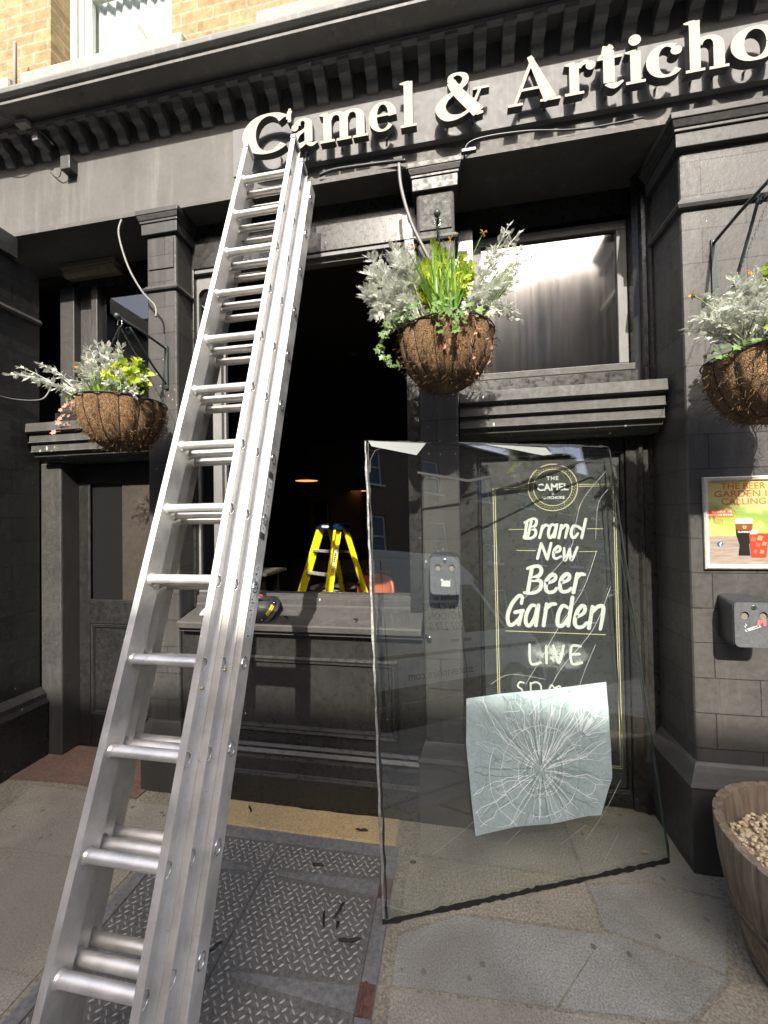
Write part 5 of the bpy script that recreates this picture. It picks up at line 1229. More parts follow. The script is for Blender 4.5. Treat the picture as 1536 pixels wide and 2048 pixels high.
def m_print():
    m = mat('poster_print', rough=.35); q = N(m); g = q.n('ShaderNodeNewGeometry'); sp = q.n('ShaderNodeSeparateXYZ'); q.l(g.outputs['Position'], sp.inputs[0])
    mr = q.n('ShaderNodeMapRange'); mr.inputs[1].default_value = Zb; mr.inputs[2].default_value = Zt; q.l(sp.outputs[2], mr.inputs[0])
    f = q.math('ADD', mr.outputs[0], q.math('MULTIPLY', q.math('SUBTRACT', q.noise(11, 2, .5), .5), .35))
    c = q.ramp(f, [(.36, (.42, .42, .14)), (.50, (.27, .36, .07)), (.62, (.20, .30, .07)), (.72, (.52, .46, .20)), (.9, (.56, .47, .16))])
    wd = q.ramp(q.noise(5, 6, .7, q.pos(3, 1, 30)), [(.3, (.18, .14, .11)), (.7, (.34, .29, .24))])
    lt = q.math('LESS_THAN', mr.outputs[0], .355); c = q.mix(lt, c, wd); q.l(c, q.b.inputs['Base Color']); return m
b = BM(); quad(b, (X0+.02, 1.946, Zb+.02), (X1-.02, 1.946, Zb+.02), (X1-.02, 1.946, Zt-.02), (X0+.02, 1.946, Zt-.02)); pp = obj('print', b, m_print(), po)
yp = 1.9454; M_OR = mat('poster_orange', (.52, .12, .04), .4)
b = BM()
for s_, z in (('THE BEER', 1.672), ('GARDEN IS', 1.638), ('CALLING', 1.604)): merge(b, text_bm(s_, .040, 1.272, yp, z, .0004, 'CENTER', width={'THE BEER': .172, 'GARDEN IS': .225, 'CALLING': .172}[s_], offset=.0003))
obj('headline', b, M_OR, pp)
b = BM(); box(b, X0+.021, 1.232, yp-.0004, yp, 1.548, 1.582); obj('banner', b, mat('poster_red', (.78, .14, .04), .4), pp)
b = BM(); merge(b, text_bm('SCAN FOR LIVE', .0115, 1.226, yp-.001, 1.569, .0003, 'RIGHT')); merge(b, text_bm('EVENTS THIS SPRING', .0115, 1.228, yp-.001, 1.555, .0003, 'RIGHT')); obj('banner_text', b, mat('poster_white', (.85, .84, .80), .4), pp)
M_PW = mat('poster_white2', (.85, .84, .80), .4)
b = BM(); ribbon(b, [(1.166, 1.519), (1.186, 1.519), (1.188, 1.521), (1.188, 1.538), (1.186, 1.540), (1.166, 1.540), (1.164, 1.538), (1.164, 1.521), (1.166, 1.519)], .0018, yp-.0006, yp-.0001); ringr(b, 1.176, 1.5295, .0052, .0016, yp-.0006, yp-.0001, 20); disc(b, (1.1835, 1.5355), .0012, yp-.0006, yp-.0001, 8); obj('camera_icon', b, mat('poster_brown', (.45, .22, .04), .4), pp)
b = BM(); disc(b, (1.176, 1.428), .0115, yp-.0005, yp-.0001, 20); obj('round_icon', b, mat('poster_blue', (.05, .08, .22), .4), pp); b = BM(); merge(b, text_bm('f', .022, 1.1765, yp-.001, 1.4195, .0003, 'CENTER', offset=.0008)); obj('icon_letter', b, M_PW, pp)
# pint of stout and a red drink
def plate(name, pts, col, e, r_=.35): b = BM(); b.faces.new([b.verts.new((x, yp-e, z)) for x, z in pts]); return obj(name, b, mat(name, col, r_), pp)
plate('stout_glass', [(1.246, 1.378), (1.292, 1.378), (1.288, 1.425), (1.300, 1.47), (1.304, 1.52), (1.238, 1.52), (1.240, 1.47), (1.252, 1.425)], (.014, .012, .010), .0006)
plate('beer_head', [(1.238, 1.518), (1.304, 1.518), (1.306, 1.537), (1.298, 1.543), (1.244, 1.543), (1.236, 1.537)], (.62, .55, .42), .0008)
plate('stout_glow', [(1.2405, 1.49), (1.302, 1.49), (1.303, 1.517), (1.239, 1.517)], (.20, .06, .025), .0009)
b = BM(); merge(b, text_bm('GUINNESS', .0125, 1.271, yp-.0016, 1.478, .0003, 'CENTER', width=.052)); obj('glass_lettering', b, M_PW, pp)
b = BM(); ribbon(b, [(1.266, 1.510), (1.268, 1.497), (1.276, 1.497), (1.278, 1.510)], .0028, yp-.0016, yp-.0011); ribbon(b, [(1.272, 1.512), (1.272, 1.497)], .001, yp-.0017, yp-.0012); obj('harp_mark', b, mat('gold_mark', (.70, .50, .18), .4), pp)
plate('red_drink', [(1.296, 1.37), (1.352, 1.37), (1.364, 1.475), (1.288, 1.475)], (.34, .045, .02), .0011)
for k, (x, z, s_) in enumerate(((1.305, 1.45, .012), (1.33, 1.455, .013), (1.32, 1.425, .012), (1.345, 1.43, .010), (1.31, 1.395, .010), (1.335, 1.395, .010))): plate('ice_glint', [(x-s_, z-s_*.6), (x+s_*.5, z-s_), (x+s_, z+s_*.5), (x-s_*.4, z+s_)], (.62, .22, .12) if k % 2 else (.50, .10, .06), .0014+.0001*k)
plate('lemon_slice', [(1.312, 1.478), (1.345, 1.478), (1.352, 1.505), (1.335, 1.53), (1.315, 1.52), (1.306, 1.495)], (.85, .74, .12), .0015); plate('ice_top', [(1.292, 1.472), (1.318, 1.472), (1.322, 1.49), (1.300, 1.492)], (.72, .72, .70), .0017)

# ============================================================ BARREL PLANTER
bx, by_, bh_, rt_, rb_ = 1.272, 1.50, .45, .358, .268
brl = thing('barrel_planter', 'half oak barrel planter with weathered staves standing by the corner pier', 'planter', (bx, by_, 0))
b = BM(); n = 26*8; rings = []
def brad(z): t = z/bh_; return rb_+(rt_-rb_)*math.sin(t*math.pi/2*.98)
for z in [bh_*i/10 for i in range(11)]:
    ring = []
    for k in range(n):
        th = 2*math.pi*k/n; u_ = (k % 8)/8; g_ = .008 if k % 8 == 0 else 0; r_ = brad(z)-g_+.0018*noise.noise(Vector((k//8*3.1, z*3, 0)))
        ring.append(b.verts.new((bx+r_*math.cos(th), by_+r_*math.sin(th), z+(.006*noise.noise(Vector((k//8*2.7, 1, 5))) if z > bh_*.99 else 0))))
    rings.append(ring)
inner = []
for z in (bh_, .30):
    ring = []
    for k in range(n):
        th = 2*math.pi*k/n; r_ = brad(z)-.030-(-.006 if k % 8 == 0 else 0); ring.append(b.verts.new((bx+r_*math.cos(th), by_+r_*math.sin(th), z+(.006*noise.noise(Vector((k//8*2.7, 1, 5))) if z > bh_*.99 else 0))))
    inner.append(ring)
seq = rings+inner
for A, B in zip(seq, seq[1:]):
    for k in range(n): b.faces.new((A[k], A[(k+1) % n], B[(k+1) % n], B[k]))
b.faces.new(rings[0][::-1]); obj('staves', b, M_WOOD, brl)
for z, w in ((.035, .035), (.20, .03)):
    b = BM(); lathe(b, [(brad(z)+.0008, -w/2), (brad(z)+.0035, -w/2), (brad(z+w/2)+.0035, w/2), (brad(z+w/2)+.0008, w/2)], (bx, by_, z), 64); obj('hoop', b, m_speck('rusted_hoop', (.06, .045, .035), (.14, .11, .085), 50, .7, .3), brl)
b = BM(); disc_ = [b.verts.new((bx+.32*math.cos(2*math.pi*k/32), by_+.32*math.sin(2*math.pi*k/32), .335)) for k in range(32)]; b.faces.new(disc_)
rg = random.Random(9); base_ = bmesh.new(); bmesh.ops.create_icosphere(base_, subdivisions=1, radius=1); bv = [v.co.copy() for v in base_.verts]; bf = [[v.index for v in f.verts] for f in base_.faces]; base_.free()
for k in range(1500):
    a, r_ = rg.uniform(0, 6.283), .315*math.sqrt(rg.random()); s_ = Vector((rg.uniform(.007, .014), rg.uniform(.006, .011), rg.uniform(.004, .008))); m = Matrix.Rotation(rg.uniform(0, 6.28), 3, 'Z') @ Matrix.Rotation(rg.uniform(-.6, .6), 3, 'X'); c_ = Vector((bx+r_*math.cos(a), by_+r_*math.sin(a), .343+rg.uniform(0, .012)))
    vs = [b.verts.new(c_+m @ Vector((v.x*s_.x*(1+.2*noise.noise(v*3+Vector((k, 0, 0)))), v.y*s_.y, v.z*s_.z))) for v in bv]
    for f in bf: g = b.faces.new([vs[i] for i in f]); g.smooth = True
o = obj('gravel', b, M_GRAVEL, fix=False); tag(o, 'pale gravel filling the half barrel', 'gravel', kind='stuff')

# ============================================================ LEDGE TOOLS
sl = thing('suction_lifter', 'black domed glazing suction lifter with yellow stripe and red button on the ledge', 'suction lifter', (-1.05, 2.10, 1.01))
T = Matrix.Translation(Vector((-1.10, 2.105, 1.026))) @ Matrix.Rotation(R(38), 4, 'X') @ Matrix.Rotation(R(-18), 4, 'Y')
def tf(b): bmesh.ops.transform(b, matrix=T, verts=b.verts); return b
b = BM(); lathe(b, [(.0, .0), (.118, .0), (.122, .005), (.118, .010), (.10, .014), (.099, .020)], (0, 0, 0), 48); obj('rubber_pad', tf(b), M_RUB, sl)
b = BM(); lathe(b, [(.099, .014), (.098, .030), (.088, .052), (.066, .074), (.036, .088), (.001, .092)], (0, 0, 0), 48); obj('dome', tf(b), M_BLKPL, sl)
b = BM()
for i in range(9):
    a0, a1 = R(-35+i*4.5), R(-35+(i+1)*4.5)
    b.faces.new([b.verts.new((r_*math.cos(a), r_*math.sin(a), z)) for r_, z, a in ((.0995, .024, a0), (.0995, .024, a1), (.0935, .043, a1), (.0935, .043, a0))])
obj('yellow_stripe', tf(b), mat('warning_yellow', (.85, .55, .03), .4), sl)
for a in (-55, 18): b = BM(); x, y = .1*math.cos(R(a)), .1*math.sin(R(a)); tube(b, [(x*.97, y*.97, .028), (x*1.03, y*1.03, .031)], .006, 10); obj('screw', tf(b), M_STEEL, sl)
b = BM(); tube(b, [(.035, .035, .080), (.038, .038, .098)], .014, 16); obj('red_button', tf(b), mat('button_red', (.65, .03, .04), .4), sl)
b = BM(); tube(b, smooth_path([(-.07, -.03, .05), (-.05, -.02, .10), (.0, 0, .115), (.05, .02, .10), (.07, .03, .055)], 4), .011, 10); obj('handle', tf(b), M_BLKPL, sl)
gv = thing('work_glove', 'blue and grey work glove lying on the left end of the ledge', 'glove', (-1.43, 2.12, 1.02))
b = BM(); bmesh.ops.create_icosphere(b, subdivisions=3, radius=1)
for v in b.verts: v.co = Vector((-1.425, 2.135, 1.075))+Vector((v.co.x*.035, v.co.y*.03, v.co.z*.045))*(1+.25*noise.noise(v.co*2))
for f in b.faces: f.smooth = True
obj('cuff', b, mat('glove_blue', (.03, .18, .60), .6), gv)
b = BM()
for k, (dx, dy) in enumerate(((-.05, -.05), (-.035, -.062), (-.015, -.066), (.01, -.06))): tube(b, smooth_path([(-1.43, 2.12, 1.045), (-1.43+dx*.6, 2.12+dy*.6, 1.035), (-1.43+dx, 2.12+dy, 1.010)], 3), [.014, .013, .012, .011, .010, .009, .006], 8)
tube(b, smooth_path([(-1.43, 2.13, 1.05), (-1.46, 2.10, 1.04), (-1.485, 2.09, 1.018)], 3), [.013, .013, .012, .011, .010, .008, .005], 8); obj('grey_palm_and_fingers', b, mat('glove_grey', (.33, .32, .34), .8), gv)
b = BM(); prof(b, [(-1.50, 2.205), (-1.40, 2.205), (-1.41, 2.235), (-1.47, 2.24)], 1.1225, 1.150, 'z'); tag(obj('putty_block', b, m_speck('crumbly_putty', (.25, .22, .18), (.5, .46, .38), 50, .9, .6), bevel=.004), 'crumbling lump of old putty on the window rail behind the glove', 'putty')

# ============================================================ STEPLADDER INSIDE
st = thing('step_ladder', 'yellow fibreglass stepladder with navy top standing inside the open window', 'stepladder', (-1.32, 4.2, 0))
psi = R(32); wd = Vector((math.cos(psi), -math.sin(psi), 0)); fd = Vector((-math.sin(psi), -math.cos(psi), 0)); c0 = Vector((-1.317, 4.2, 0))
def sp_(w, f, z): v = c0+wd*w+fd*f; return Vector((v.x, v.y, z))
def beam(name, a, c_, wx, wy, m, parent, chan=0):
    b = BM(); d = (c_-a).normalized(); x = (wd-d*wd.dot(d)).normalized(); y = d.cross(x)
    pr_ = [(-wx/2, -wy/2), (wx/2, -wy/2), (wx/2, wy/2), (-wx/2, wy/2)]
    if chan: pr_ = [(-chan*wx/2, -wy/2), (chan*wx/2, -wy/2), (chan*wx/2, -wy/2+.004), (-chan*wx/2+chan*.004, -wy/2+.004), (-chan*wx/2+chan*.004, wy/2-.004), (chan*wx/2, wy/2-.004), (chan*wx/2, wy/2), (-chan*wx/2, wy/2)]
    A = [b.verts.new(a+x*p+y*q) for p, q in pr_]; B = [b.verts.new(c_+x*p+y*q) for p, q in pr_]; n = len(pr_); b.faces.new(A); b.faces.new(B[::-1])
    for i in range(n): b.faces.new((A[i], B[i], B[(i+1) % n], A[(i+1) % n]))
    return obj(name, b, m, parent, bevel=.0008)
ZT = 1.47
def fr_(s, z): t = 1-z/ZT; return sp_(s*(.145+.17*t), .06+.46*t, z)
def bk_(s, z): t = 1-z/ZT; return sp_(s*(.13+.14*t), -.06-.46*t, z)
for s in (-1, 1):
    beam('front_rail', fr_(s, .01), fr_(s, ZT), .036, .085, M_YEL, st, chan=s)
    beam('rear_leg', bk_(s, .01), bk_(s, ZT), .032, .055, M_YEL, st)
M_STEP = m_alu('step_aluminium', .7, .35)
for z in (.265, .505, .745, .985, 1.226):
    a, c_ = fr_(-1, z), fr_(1, z); b = BM(); x = (c_-a).normalized(); L_ = (c_-a).length
    vs = [b.verts.new(a+x*(.014+(L_-.028)*i)+fd*j+Vector((0, 0, k))) for i in (0, 1) for j in (-.045, .040) for k in (-.022, .0)]
    for f in ((0, 1, 3, 2), (4, 6, 7, 5), (0, 4, 5, 1), (2, 3, 7, 6), (0, 2, 6, 4), (1, 5, 7, 3)): b.faces.new([vs[i] for i in f])
    so = obj('step', b, M_STEP, st, bevel=.002)
    b = BM(); 
    for s in (-1, 1): p = fr_(s, z); q = fr_(s, z-.06); tube(b, [p-x*s*.05*1.0+Vector((0, 0, -.02)), q-x*s*.015], .005, 6)
    obj('step_brace', b, M_STEEL, so)
for z in (.45, .80, 1.19): beam('rear_bar', bk_(-1, z), bk_(1, z), .006, .03, M_STEEL, st)
b = BM(); P = [sp_(w, f, z) for w in (-.19, .19) for f in (-.115, .115) for z in (ZT-.02, ZT+.045)]; vs = [b.verts.new(p) for p in P]
for f in ((0, 1, 3, 2), (4, 6, 7, 5), (0, 4, 5, 1), (2, 3, 7, 6), (0, 2, 6, 4), (1, 5, 7, 3)): b.faces.new([vs[i] for i in f])
cp_ = obj('top_cap', b, M_NAVY, st, bevel=.006)
def on_front(pts, m, name, parent):   # marks on the front face of the cap
    b = BM(); b.faces.new([b.verts.new(sp_(w, .1165, z)) for w, z in pts]); obj(name, b, m, parent)
on_front([(-.07, ZT+.015), (-.05, ZT+.028), (.05, ZT+.028), (.07, ZT+.015), (.05, ZT+.002), (-.05, ZT+.002)], mat('cap_badge', (.6, .62, .66), .4), 'badge', cp_)
b = BM(); p = fr_(1, 1.28); q = fr_(1, 1.02); vs = [b.verts.new(v+wd*.016+fd*o_) for v, o_ in ((p, -.022), (p, .014), (q, .014), (q, -.022))]; b.faces.new(vs); obj('warning_label', b, M_STK, st)
b = BM()
for t in (.08, .3, .36, .45, .52, .6, .9):
    v = p.lerp(q, t); w_ = p.lerp(q, t+.05); b.faces.new([b.verts.new(v_+wd*.0166+fd*o_) for v_, o_ in ((v, -.016), (v, .008), (w_, .008), (w_, -.016))])
obj('label_print', b, M_INK, st)
# furniture and fittings inside
ch = thing('bar_chair', 'terracotta round-backed chair behind the stepladder', 'chair', (-1.03, 5.0, 0))
M_TER = mat('terracotta_leather', (.42, .12, .055), .45)
b = BM(); cc = Vector((-1.02, 5.0, .62)); rows = []
for i in range(13):
    a = R(-80+160*i/12); row = []
    for j in range(9):
        t = j/8; hh = .17*math.sqrt(max(0, 1-(abs(a)/R(88))**2.6)); row.append((cc+Vector((.27*math.sin(a), .20*math.cos(a), -.15+hh*2.1*t*.95))))
    rows.append([b.verts.new(p) for p in row])
for A, B in zip(rows, rows[1:]):
    for j in range(8): f = b.faces.new((A[j], A[j+1], B[j+1], B[j])); f.smooth = True
o = obj('backrest', b, M_TER, ch); md = o.modifiers.new('thick', 'SOLIDIFY'); md.thickness = .035
b = BM(); lathe(b, [(.001, .46), (.22, .46), (.235, .48), (.22, .51), (.001, .52)], (-1.02, 4.95, -.03), 32); obj('seat', b, M_TER, ch)
for dx, dy in ((-.17, -.15), (.17, -.15), (-.17, .15), (.17, .15)): b = BM(); tube(b, [(-1.02+dx, 4.95+dy, .44), (-1.02+dx*1.2, 4.95+dy*1.2, .0)], .014, 8); obj('leg', b, mat('dark_leg', (.03, .02, .015), .5), ch)
tb = thing('pub_table', 'pale-topped pub table just inside the window left of the stepladder', 'table', (-1.72, 3.25, 0))
b = BM(); box(b, -2.05, -1.545, 3.05, 3.45, 1.09, 1.115); obj('table_top', b, m_wood('scrubbed_top', (.16, .14, .12), (.34, .31, .27), .6), tb, bevel=.004)
b = BM(); box(b, -1.64, -1.60, 3.10, 3.14, 0, 1.0895); obj('leg', b, m_wood('dark_timber', (.05, .03, .02), (.10, .06, .04)), tb); b = BM(); box(b, -1.64, -1.60, 3.36, 3.40, 0, 1.0895); obj('leg', b, M_DARK2, tb)
b = BM(); box(b, -.15, .10, 0, .001, 0, .001); b.free()
lt2 = thing('low_table', 'round grey low table beneath the stepladder steps', 'table', (-1.50, 4.75, 0))
b = BM(); lathe(b, [(.001, 0), (.30, 0), (.31, .012), (.30, .024), (.001, .024)], (-1.55, 4.9, .66), 40); obj('table_top', b, mat('grey_laminate', (.10, .09, .08), .5), lt2); b = BM(); tube(b, [(-1.55, 4.9, .66), (-1.55, 4.9, 0)], .03, 12); obj('leg', b, M_BLKPL, lt2)
for px_, y, z, r_, lb in ((-1.55, 4.0, 1.99, .125, 'pendant lamp glowing orange above the stepladder'), (-1.20, 5.0, 1.935, .115, 'far pendant lamp half hidden by the glass sheet edge')):
    t = thing('pendant_lamp', lb, 'pendant lamp', (px_, y, z), 'pendant lamps in the bar'); b = BM(); lathe(b, [(r_, 0), (r_*.96, .03), (r_*.6, .12), (.02, .16), (.018, .2)], (px_, y, z), 32); o = obj('lamp_shade', b, mat('black_shade', (.012, .012, .012), .5), t)
    b = BM(); lathe(b, [(.001, .012), (r_*.94, .008), (r_*.97, .001)], (px_, y, z), 32); obj('glowing_lining', b, emis('lamp_glow', (1.0, .42, .16), .55), t)
    b = BM(); tube(b, [(px_, y, z+.2), (px_, y, 3.43)], .004, 6); obj('cord', b, M_BLKPL, t)
t = thing('wall_dispenser', 'glossy black dispenser on the panelled wall behind the stepladder', 'dispenser', (-1.70, 4.99, 1.5)); b = BM(); box(b, -1.80, -1.60, 4.90, 4.999, 1.50, 1.79); obj('body', b, mat('gloss_black_plastic', (.008, .008, .008), .12), t, bevel=.02); b = BM(); box(b, -1.74, -1.68, 4.885, 4.8995, 1.56, 1.60); obj('spout', b, M_BLKPL, t, bevel=.004)

# ============================================================ FITTINGS AND CABLES ON THE FRONT
t = thing('bulkhead_light', 'old cream bulkhead light under the soffit above the left basket', 'light fitting', (-2.5, 2.42, 3.34))
b = BM(); box(b, -2.74, -2.28, 2.30, 2.42, 3.395, 3.433); obj('backplate', b, mat('grubby_cream', (.24, .20, .15), .6), t, bevel=.006)
b = BM(); prof(b, [(2.305, 3.394), (2.315, 3.36), (2.345, 3.345), (2.38, 3.345), (2.41, 3.36), (2.415, 3.394)], -2.73, -2.29); obj('diffuser', b, m_speck('yellowed_diffuser', (.26, .21, .15), (.36, .30, .22), 30, .4, .1), t, bevel=.008)
t = thing('junction_box', 'weathered pale junction box clipped under the cornice at the far left', 'junction box', (-2.53, 1.92, 4.03))
b = BM(); box(b, -2.57, -2.49, 1.89, 1.93, 4.0, 4.028); obj('box', b, mat('weathered_grey', (.36, .36, .31), .6), t, bevel=.004); b = BM(); box(b, -2.50, -2.46, 1.935, 2.02, 3.93, 3.985); obj('clip', b, M_GREYF, t, bevel=.004)
def cable(P, r_, label, m=M_CABLE, k=8): b = BM(); tube(b, smooth_path(P, k), r_, 8); tag(obj('cable', b, m), label, 'cable', 'cables on the pub front')
cable([(-3.0, 1.80, 4.16), (-2.85, 1.785, 4.10), (-2.70, 1.80, 4.04), (-2.60, 1.86, 4.02), (-2.56, 1.90, 4.015)], .004, 'thin cable running from the cornice into the pale junction box')
cable([(-2.50, 1.93, 4.01), (-2.44, 1.96, 3.98), (-2.40, 1.98, 3.93)], .006, 'short stiff cable end leaving the pale junction box')
cable([(-1.93, 2.0, 3.40), (-1.935, 1.985, 3.30), (-1.87, 1.98, 3.10), (-1.77, 1.975, 2.93), (-1.68, 1.97, 2.83), (-1.665, 1.96, 2.76)], .006, 'pale looping cable from the left capital down to the left bracket')
cable([(-2.776, 1.7, 2.45), (-2.77, 1.9, 2.38), (-2.77, 2.05, 2.38), (-2.74, 2.18, 2.42), (-2.72, 2.22, 2.50)], .005, 'thin sagging cable on the side wall at the far left')
cable([(-.235, 1.985, 3.43), (-.225, 1.985, 3.30), (-.18, 1.985, 3.12), (-.12, 1.99, 2.98), (-.08, 2.0, 2.90)], .009, 'stiff grey conduit cable running down beside the middle capital')
cable([(.10, 1.985, 3.40), (.12, 1.99, 3.475), (.22, 1.995, 3.50), (.42, 2.0, 3.495), (.60, 2.01, 3.475), (.75, 2.018, 3.472), (.95, 2.018, 3.478)], .005, 'thin dark cable arching from the middle capital along the fascia', M_BLKPL)
cable([(-.68, 2.012, 3.47), (-.60, 2.012, 3.485), (-.45, 2.012, 3.482), (-.30, 2.012, 3.475), (-.20, 2.0, 3.455)], .009, 'thick black cable lying on the fascia edge between the ladder and middle capital', M_BLKPL)
b = BM(); box(b, .085, .16, 1.955, 1.975, 3.405, 3.425); tag(obj('cable_gland', b, M_BLKPL, bevel=.004), 'small black cable gland on the middle capital', 'cable gland')
t = thing('security_camera_bracket', 'short dark bracket under the cornice at the left of the fascia', 'bracket', (-2.3, 2.04, 3.83)); b = BM(); box(b, -2.36, -2.29, 1.99, 2.044, 3.775, 3.86); obj('body', b, M_CAP, t, bevel=.004); b = BM(); tube(b, smooth_path([(-2.36, 2.0, 3.79), (-2.40, 2.02, 3.765), (-2.45, 2.035, 3.79), (-2.50, 2.04, 3.84)], 5), .003, 6); obj('wire', b, M_CABLE, t)
b = BM(); tube(b, [(-2.795, 2.06, 4.20), (-2.795, 2.06, 4.765), (-2.795, 2.065, 4.785)], [.012, .011, .003], 8); tag(obj('vent_pipe', b, mat('grey_pipe', (.20, .19, .18), .6)), 'thin grey pipe standing against the yellow bricks at the far left', 'pipe')
b = BM(); tube(b, smooth_path([(-1.80, 2.08, 4.55), (-1.83, 2.07, 4.62), (-1.87, 2.07, 4.68)], 4), .004, 5); oval(b, Vector((-1.86, 2.07, 4.66)), Vector((0, -.2, -1)), Vector((0, 1, 0)), .05, .01); tag(obj('withered_weed', b, M_DEAD, fix=False), 'withered weed growing on the stone sill of the upper window', 'plant')
b = BM(); tube(b, smooth_path([(.115, 2.028, .90), (.12, 2.03, .7), (.105, 2.03, .5), (.06, 2.035, .3), (.0, 2.0, .12)], 5), .004, 6)
for z in (.96, .55): pass
b.free()
b = BM(); tube(b, [(-.14, 2.02, .955), (-.125, 2.0, .955)], .004, 8); tube(b, [(-.125, 2.0, .955), (-.115, 1.992, .952)], .009, 10); tag(obj('coach_bolt', b, M_STEEL), 'small bright bolt sticking out beside the right end of the ledge', 'bolt')

# ============================================================ BEHIND THE CAMERA: what the glass reflects
ob = thing('terraced_building', 'brown brick terrace with sash windows across the street', 'building', (0, -10, 0))
YB, HB = -10.0, 10.34
wins = [(x, z) for x in [-16.5+3.3*k for k in range(14)] for z in (1.1, 4.2, 7.4)]
b = BM(); xs_ = sorted(set(x for x, _ in wins)); edges_ = [-24]
for x in xs_: edges_ += [x-.5, x+.5]
edges_.append(30)
for i in range(0, len(edges_)-1, 2): box(b, edges_[i], edges_[i+1], -16, YB, -.15, HB)
for x in xs_:
    for z0, z1 in ((-.15, 1.1), (2.9, 4.2), (6.0, 7.4), (9.1, HB)): box(b, x-.5+.0005, x+.5-.0005, -16, YB-.0005, z0, z1)
obj('wall', b, M_BRICK2, ob)
M_FR = mat('sash_cream', (.55, .54, .48), .5); M_OG = mat('opposite_glass', (.05, .065, .08), .08)
for x, z in wins:
    h = 1.8 if z < 7 else 1.7; b = BM()
    for a in ((x-.499, x-.42, z, z+h), (x+.42, x+.499, z, z+h), (x-.4199, x+.4199, z, z+.07), (x-.4199, x+.4199, z+h-.07, z+h), (x-.4199, x+.4199, z+h/2-.03, z+h/2+.03)): box(b, a[0], a[1], YB-.15, YB-.09, a[2], a[3])
    box(b, x-.6, x+.6, YB-.1, YB+.06, z-.1, z-.001); w = obj('window', b, M_FR, ob)
    b = BM(); box(b, x-.42, x+.42, YB-.14, YB-.13, z+.06, z+h-.06); obj('pane', b, M_OG, w)
b = BM(); box(b, -24.1, 30.1, YB-.3, YB+.08, HB, HB+.12); cg = obj('coping', b, M_STONE, ob)
for x in (-12.0, -1.2, 8.5, 19):
    b = BM(); box(b, x, x+1.5, -13, -11.8, HB, HB+1.5); ck = obj('chimney', b, M_BRICK2, ob)
    for k in range(3): b = BM(); lathe(b, [(.10, 0), (.12, .05), (.10, .4), (.13, .45)], (x+.3+.45*k, -12.4, HB+1.5), 12); obj('chimney_pot', b, mat('terracotta_pot', (.35, .16, .09), .8), ck)
# the hire van parked behind the camera
vn = thing('hire_van', 'silver hire van parked at the kerb with branch names and phone number on its side', 'van', (2.0, -2.6, -.15))
M_VAN = mat('silver_van_paint', (.62, .63, .63), .3, .2); M_TXT = mat('van_lettering', (.02, .02, .025), .5)
yv0, yv1, zg = -3.55, -1.65, -.15
side = [(2.15, zg+.35), (2.12, zg+.62), (2.22, zg+1.02), (2.85, zg+1.28), (3.55, zg+2.12), (3.95, zg+2.44), (7.9, zg+2.52), (7.98, zg+2.4), (8.0, zg+.4), (7.9, zg+.32)]
b = BM(); prof(b, side, yv0, yv1, 'y'); body = obj('body', b, M_VAN, vn, bevel=.06)
b = BM(); ribbon(b, [(2.95, zg+1.30), (3.55, zg+2.02)], .06, yv1+.002, yv1-.01); b.faces.new([b.verts.new((x, yv1+.003, z)) for x, z in ((3.0, zg+1.22), (3.90, zg+1.20), (3.90, zg+1.95), (3.62, zg+1.95))]); obj('side_window', b, mat('van_glass', (.01, .015, .015), .06), vn)
b = BM(); b.faces.new([b.verts.new(p) for p in ((2.86, yv0+.12, zg+1.30), (2.86, yv1-.12, zg+1.30), (3.54, yv1-.2, zg+2.13), (3.54, yv0+.2, zg+2.13))])
for v in b.verts: v.co.x -= .012; v.co.z += .012
obj('windscreen', b, mat('screen_glass', (.01, .015, .015), .05), vn)
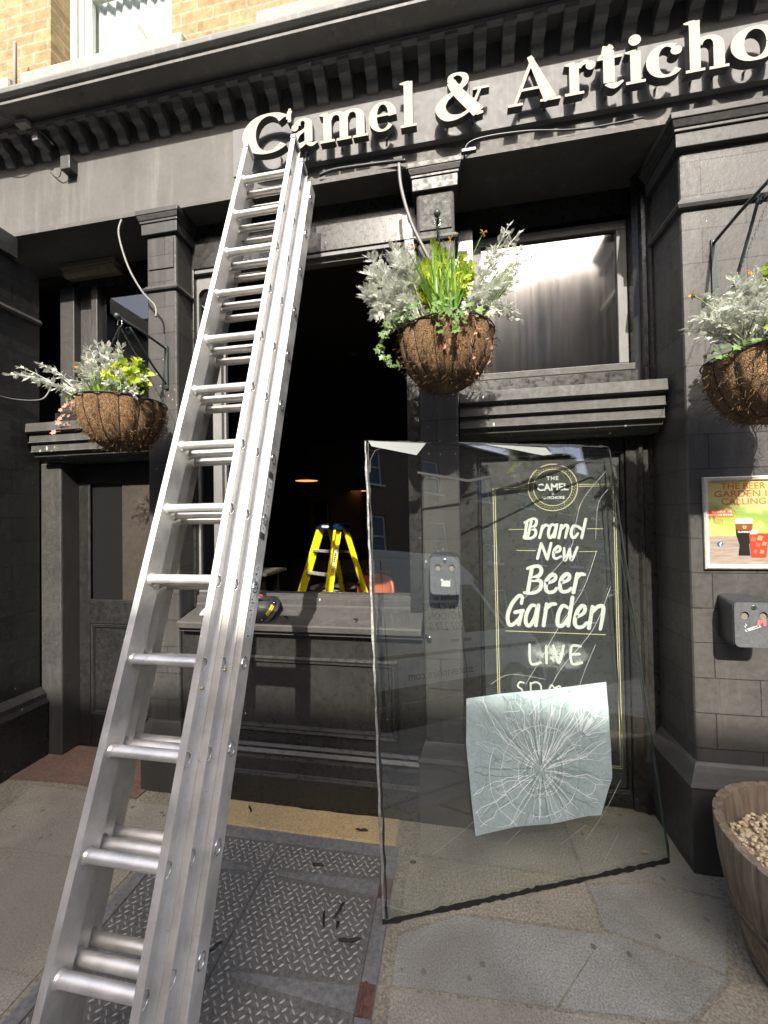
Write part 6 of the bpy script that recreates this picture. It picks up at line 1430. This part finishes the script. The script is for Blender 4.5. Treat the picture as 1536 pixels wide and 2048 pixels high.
for x in (2.95, 6.9):
    for y in (yv1-.02, yv0+.02):
        b = BM(); s_ = 1 if y > -2.6 else -1; P = [(.34, -.11*s_), (.34, .11*s_)]
        rr_ = []
        for r_, yy in ((.20, .115), (.32, .11), (.34, .08), (.34, -.1), (.3, -.12)): rr_.append([b.verts.new((x+r_*math.cos(2*math.pi*k/28), y+yy*s_*.9, zg+.34+r_*math.sin(2*math.pi*k/28))) for k in range(28)])
        for A, B in zip(rr_, rr_[1:]):
            for k in range(28): b.faces.new((A[k], A[(k+1) % 28], B[(k+1) % 28], B[k]))
        wl = obj('wheel', b, M_RUB, vn); b = BM(); disc(b, (x, zg+.34), .205, y+.10*s_, y+.08*s_, 24); obj('rim', b, M_STEEL, wl)
b = BM()
for a in ((3.96, 3.975, .45, 2.3), (5.35, 5.365, .45, 2.3)): box(b, a[0], a[1], yv1-.002, yv1+.002, zg+a[2], zg+a[3])
box(b, 2.3, 7.9, yv1-.002, yv1+.006, zg+.92, zg+.97); box(b, 3.80, 3.94, yv1-.001, yv1+.02, zg+1.08, zg+1.12); box(b, 4.05, 4.2, yv1-.001, yv1+.02, zg+1.08, zg+1.12); obj('door_trim', b, mat('van_black_trim', (.02, .02, .02), .5), vn)
b = BM(); box(b, 2.25, 7.85, yv1-.03, yv1+.012, zg+.36, zg+.55); obj('sill_trim', b, mat('van_black_trim2', (.02, .02, .02), .6), vn)
def vtext(s, size, x, z, **k):
    t = text_bm(s, size, 0, 0, z, .002, **k)
    for v in t.verts: v.co.x = x-v.co.x; v.co.y = yv1+.004
    return t
LT = BM()
for s_, z, sz in (('Branches at:', 1.56, .13), ('NEW CROSS', 1.41, .15), ('CROYDON', 1.27, .15), ('0207 277 9', 1.11, .17), ('spacevanhire.com', .47, .17)): merge(LT, vtext(s_, sz, 3.22, z))
b = BM(); box(b, 2.09, 2.16, yv1-.5, yv1-.12, zg+.80, zg+1.0); obj('headlight', b, M_STEEL, vn, bevel=.02); b = BM(); box(b, 2.09, 2.16, yv0+.12, yv0+.5, zg+.80, zg+1.0); obj('headlight', b, M_STEEL, vn, bevel=.02)
# the van faces the other way: turn every panel end for end, then letter its side
for o in vn.children_recursive:
    for v in o.data.vertices: v.co.x = 3.05-v.co.x
    o.data.flip_normals()
obj('side_lettering', LT, M_TXT, vn, fix=False)
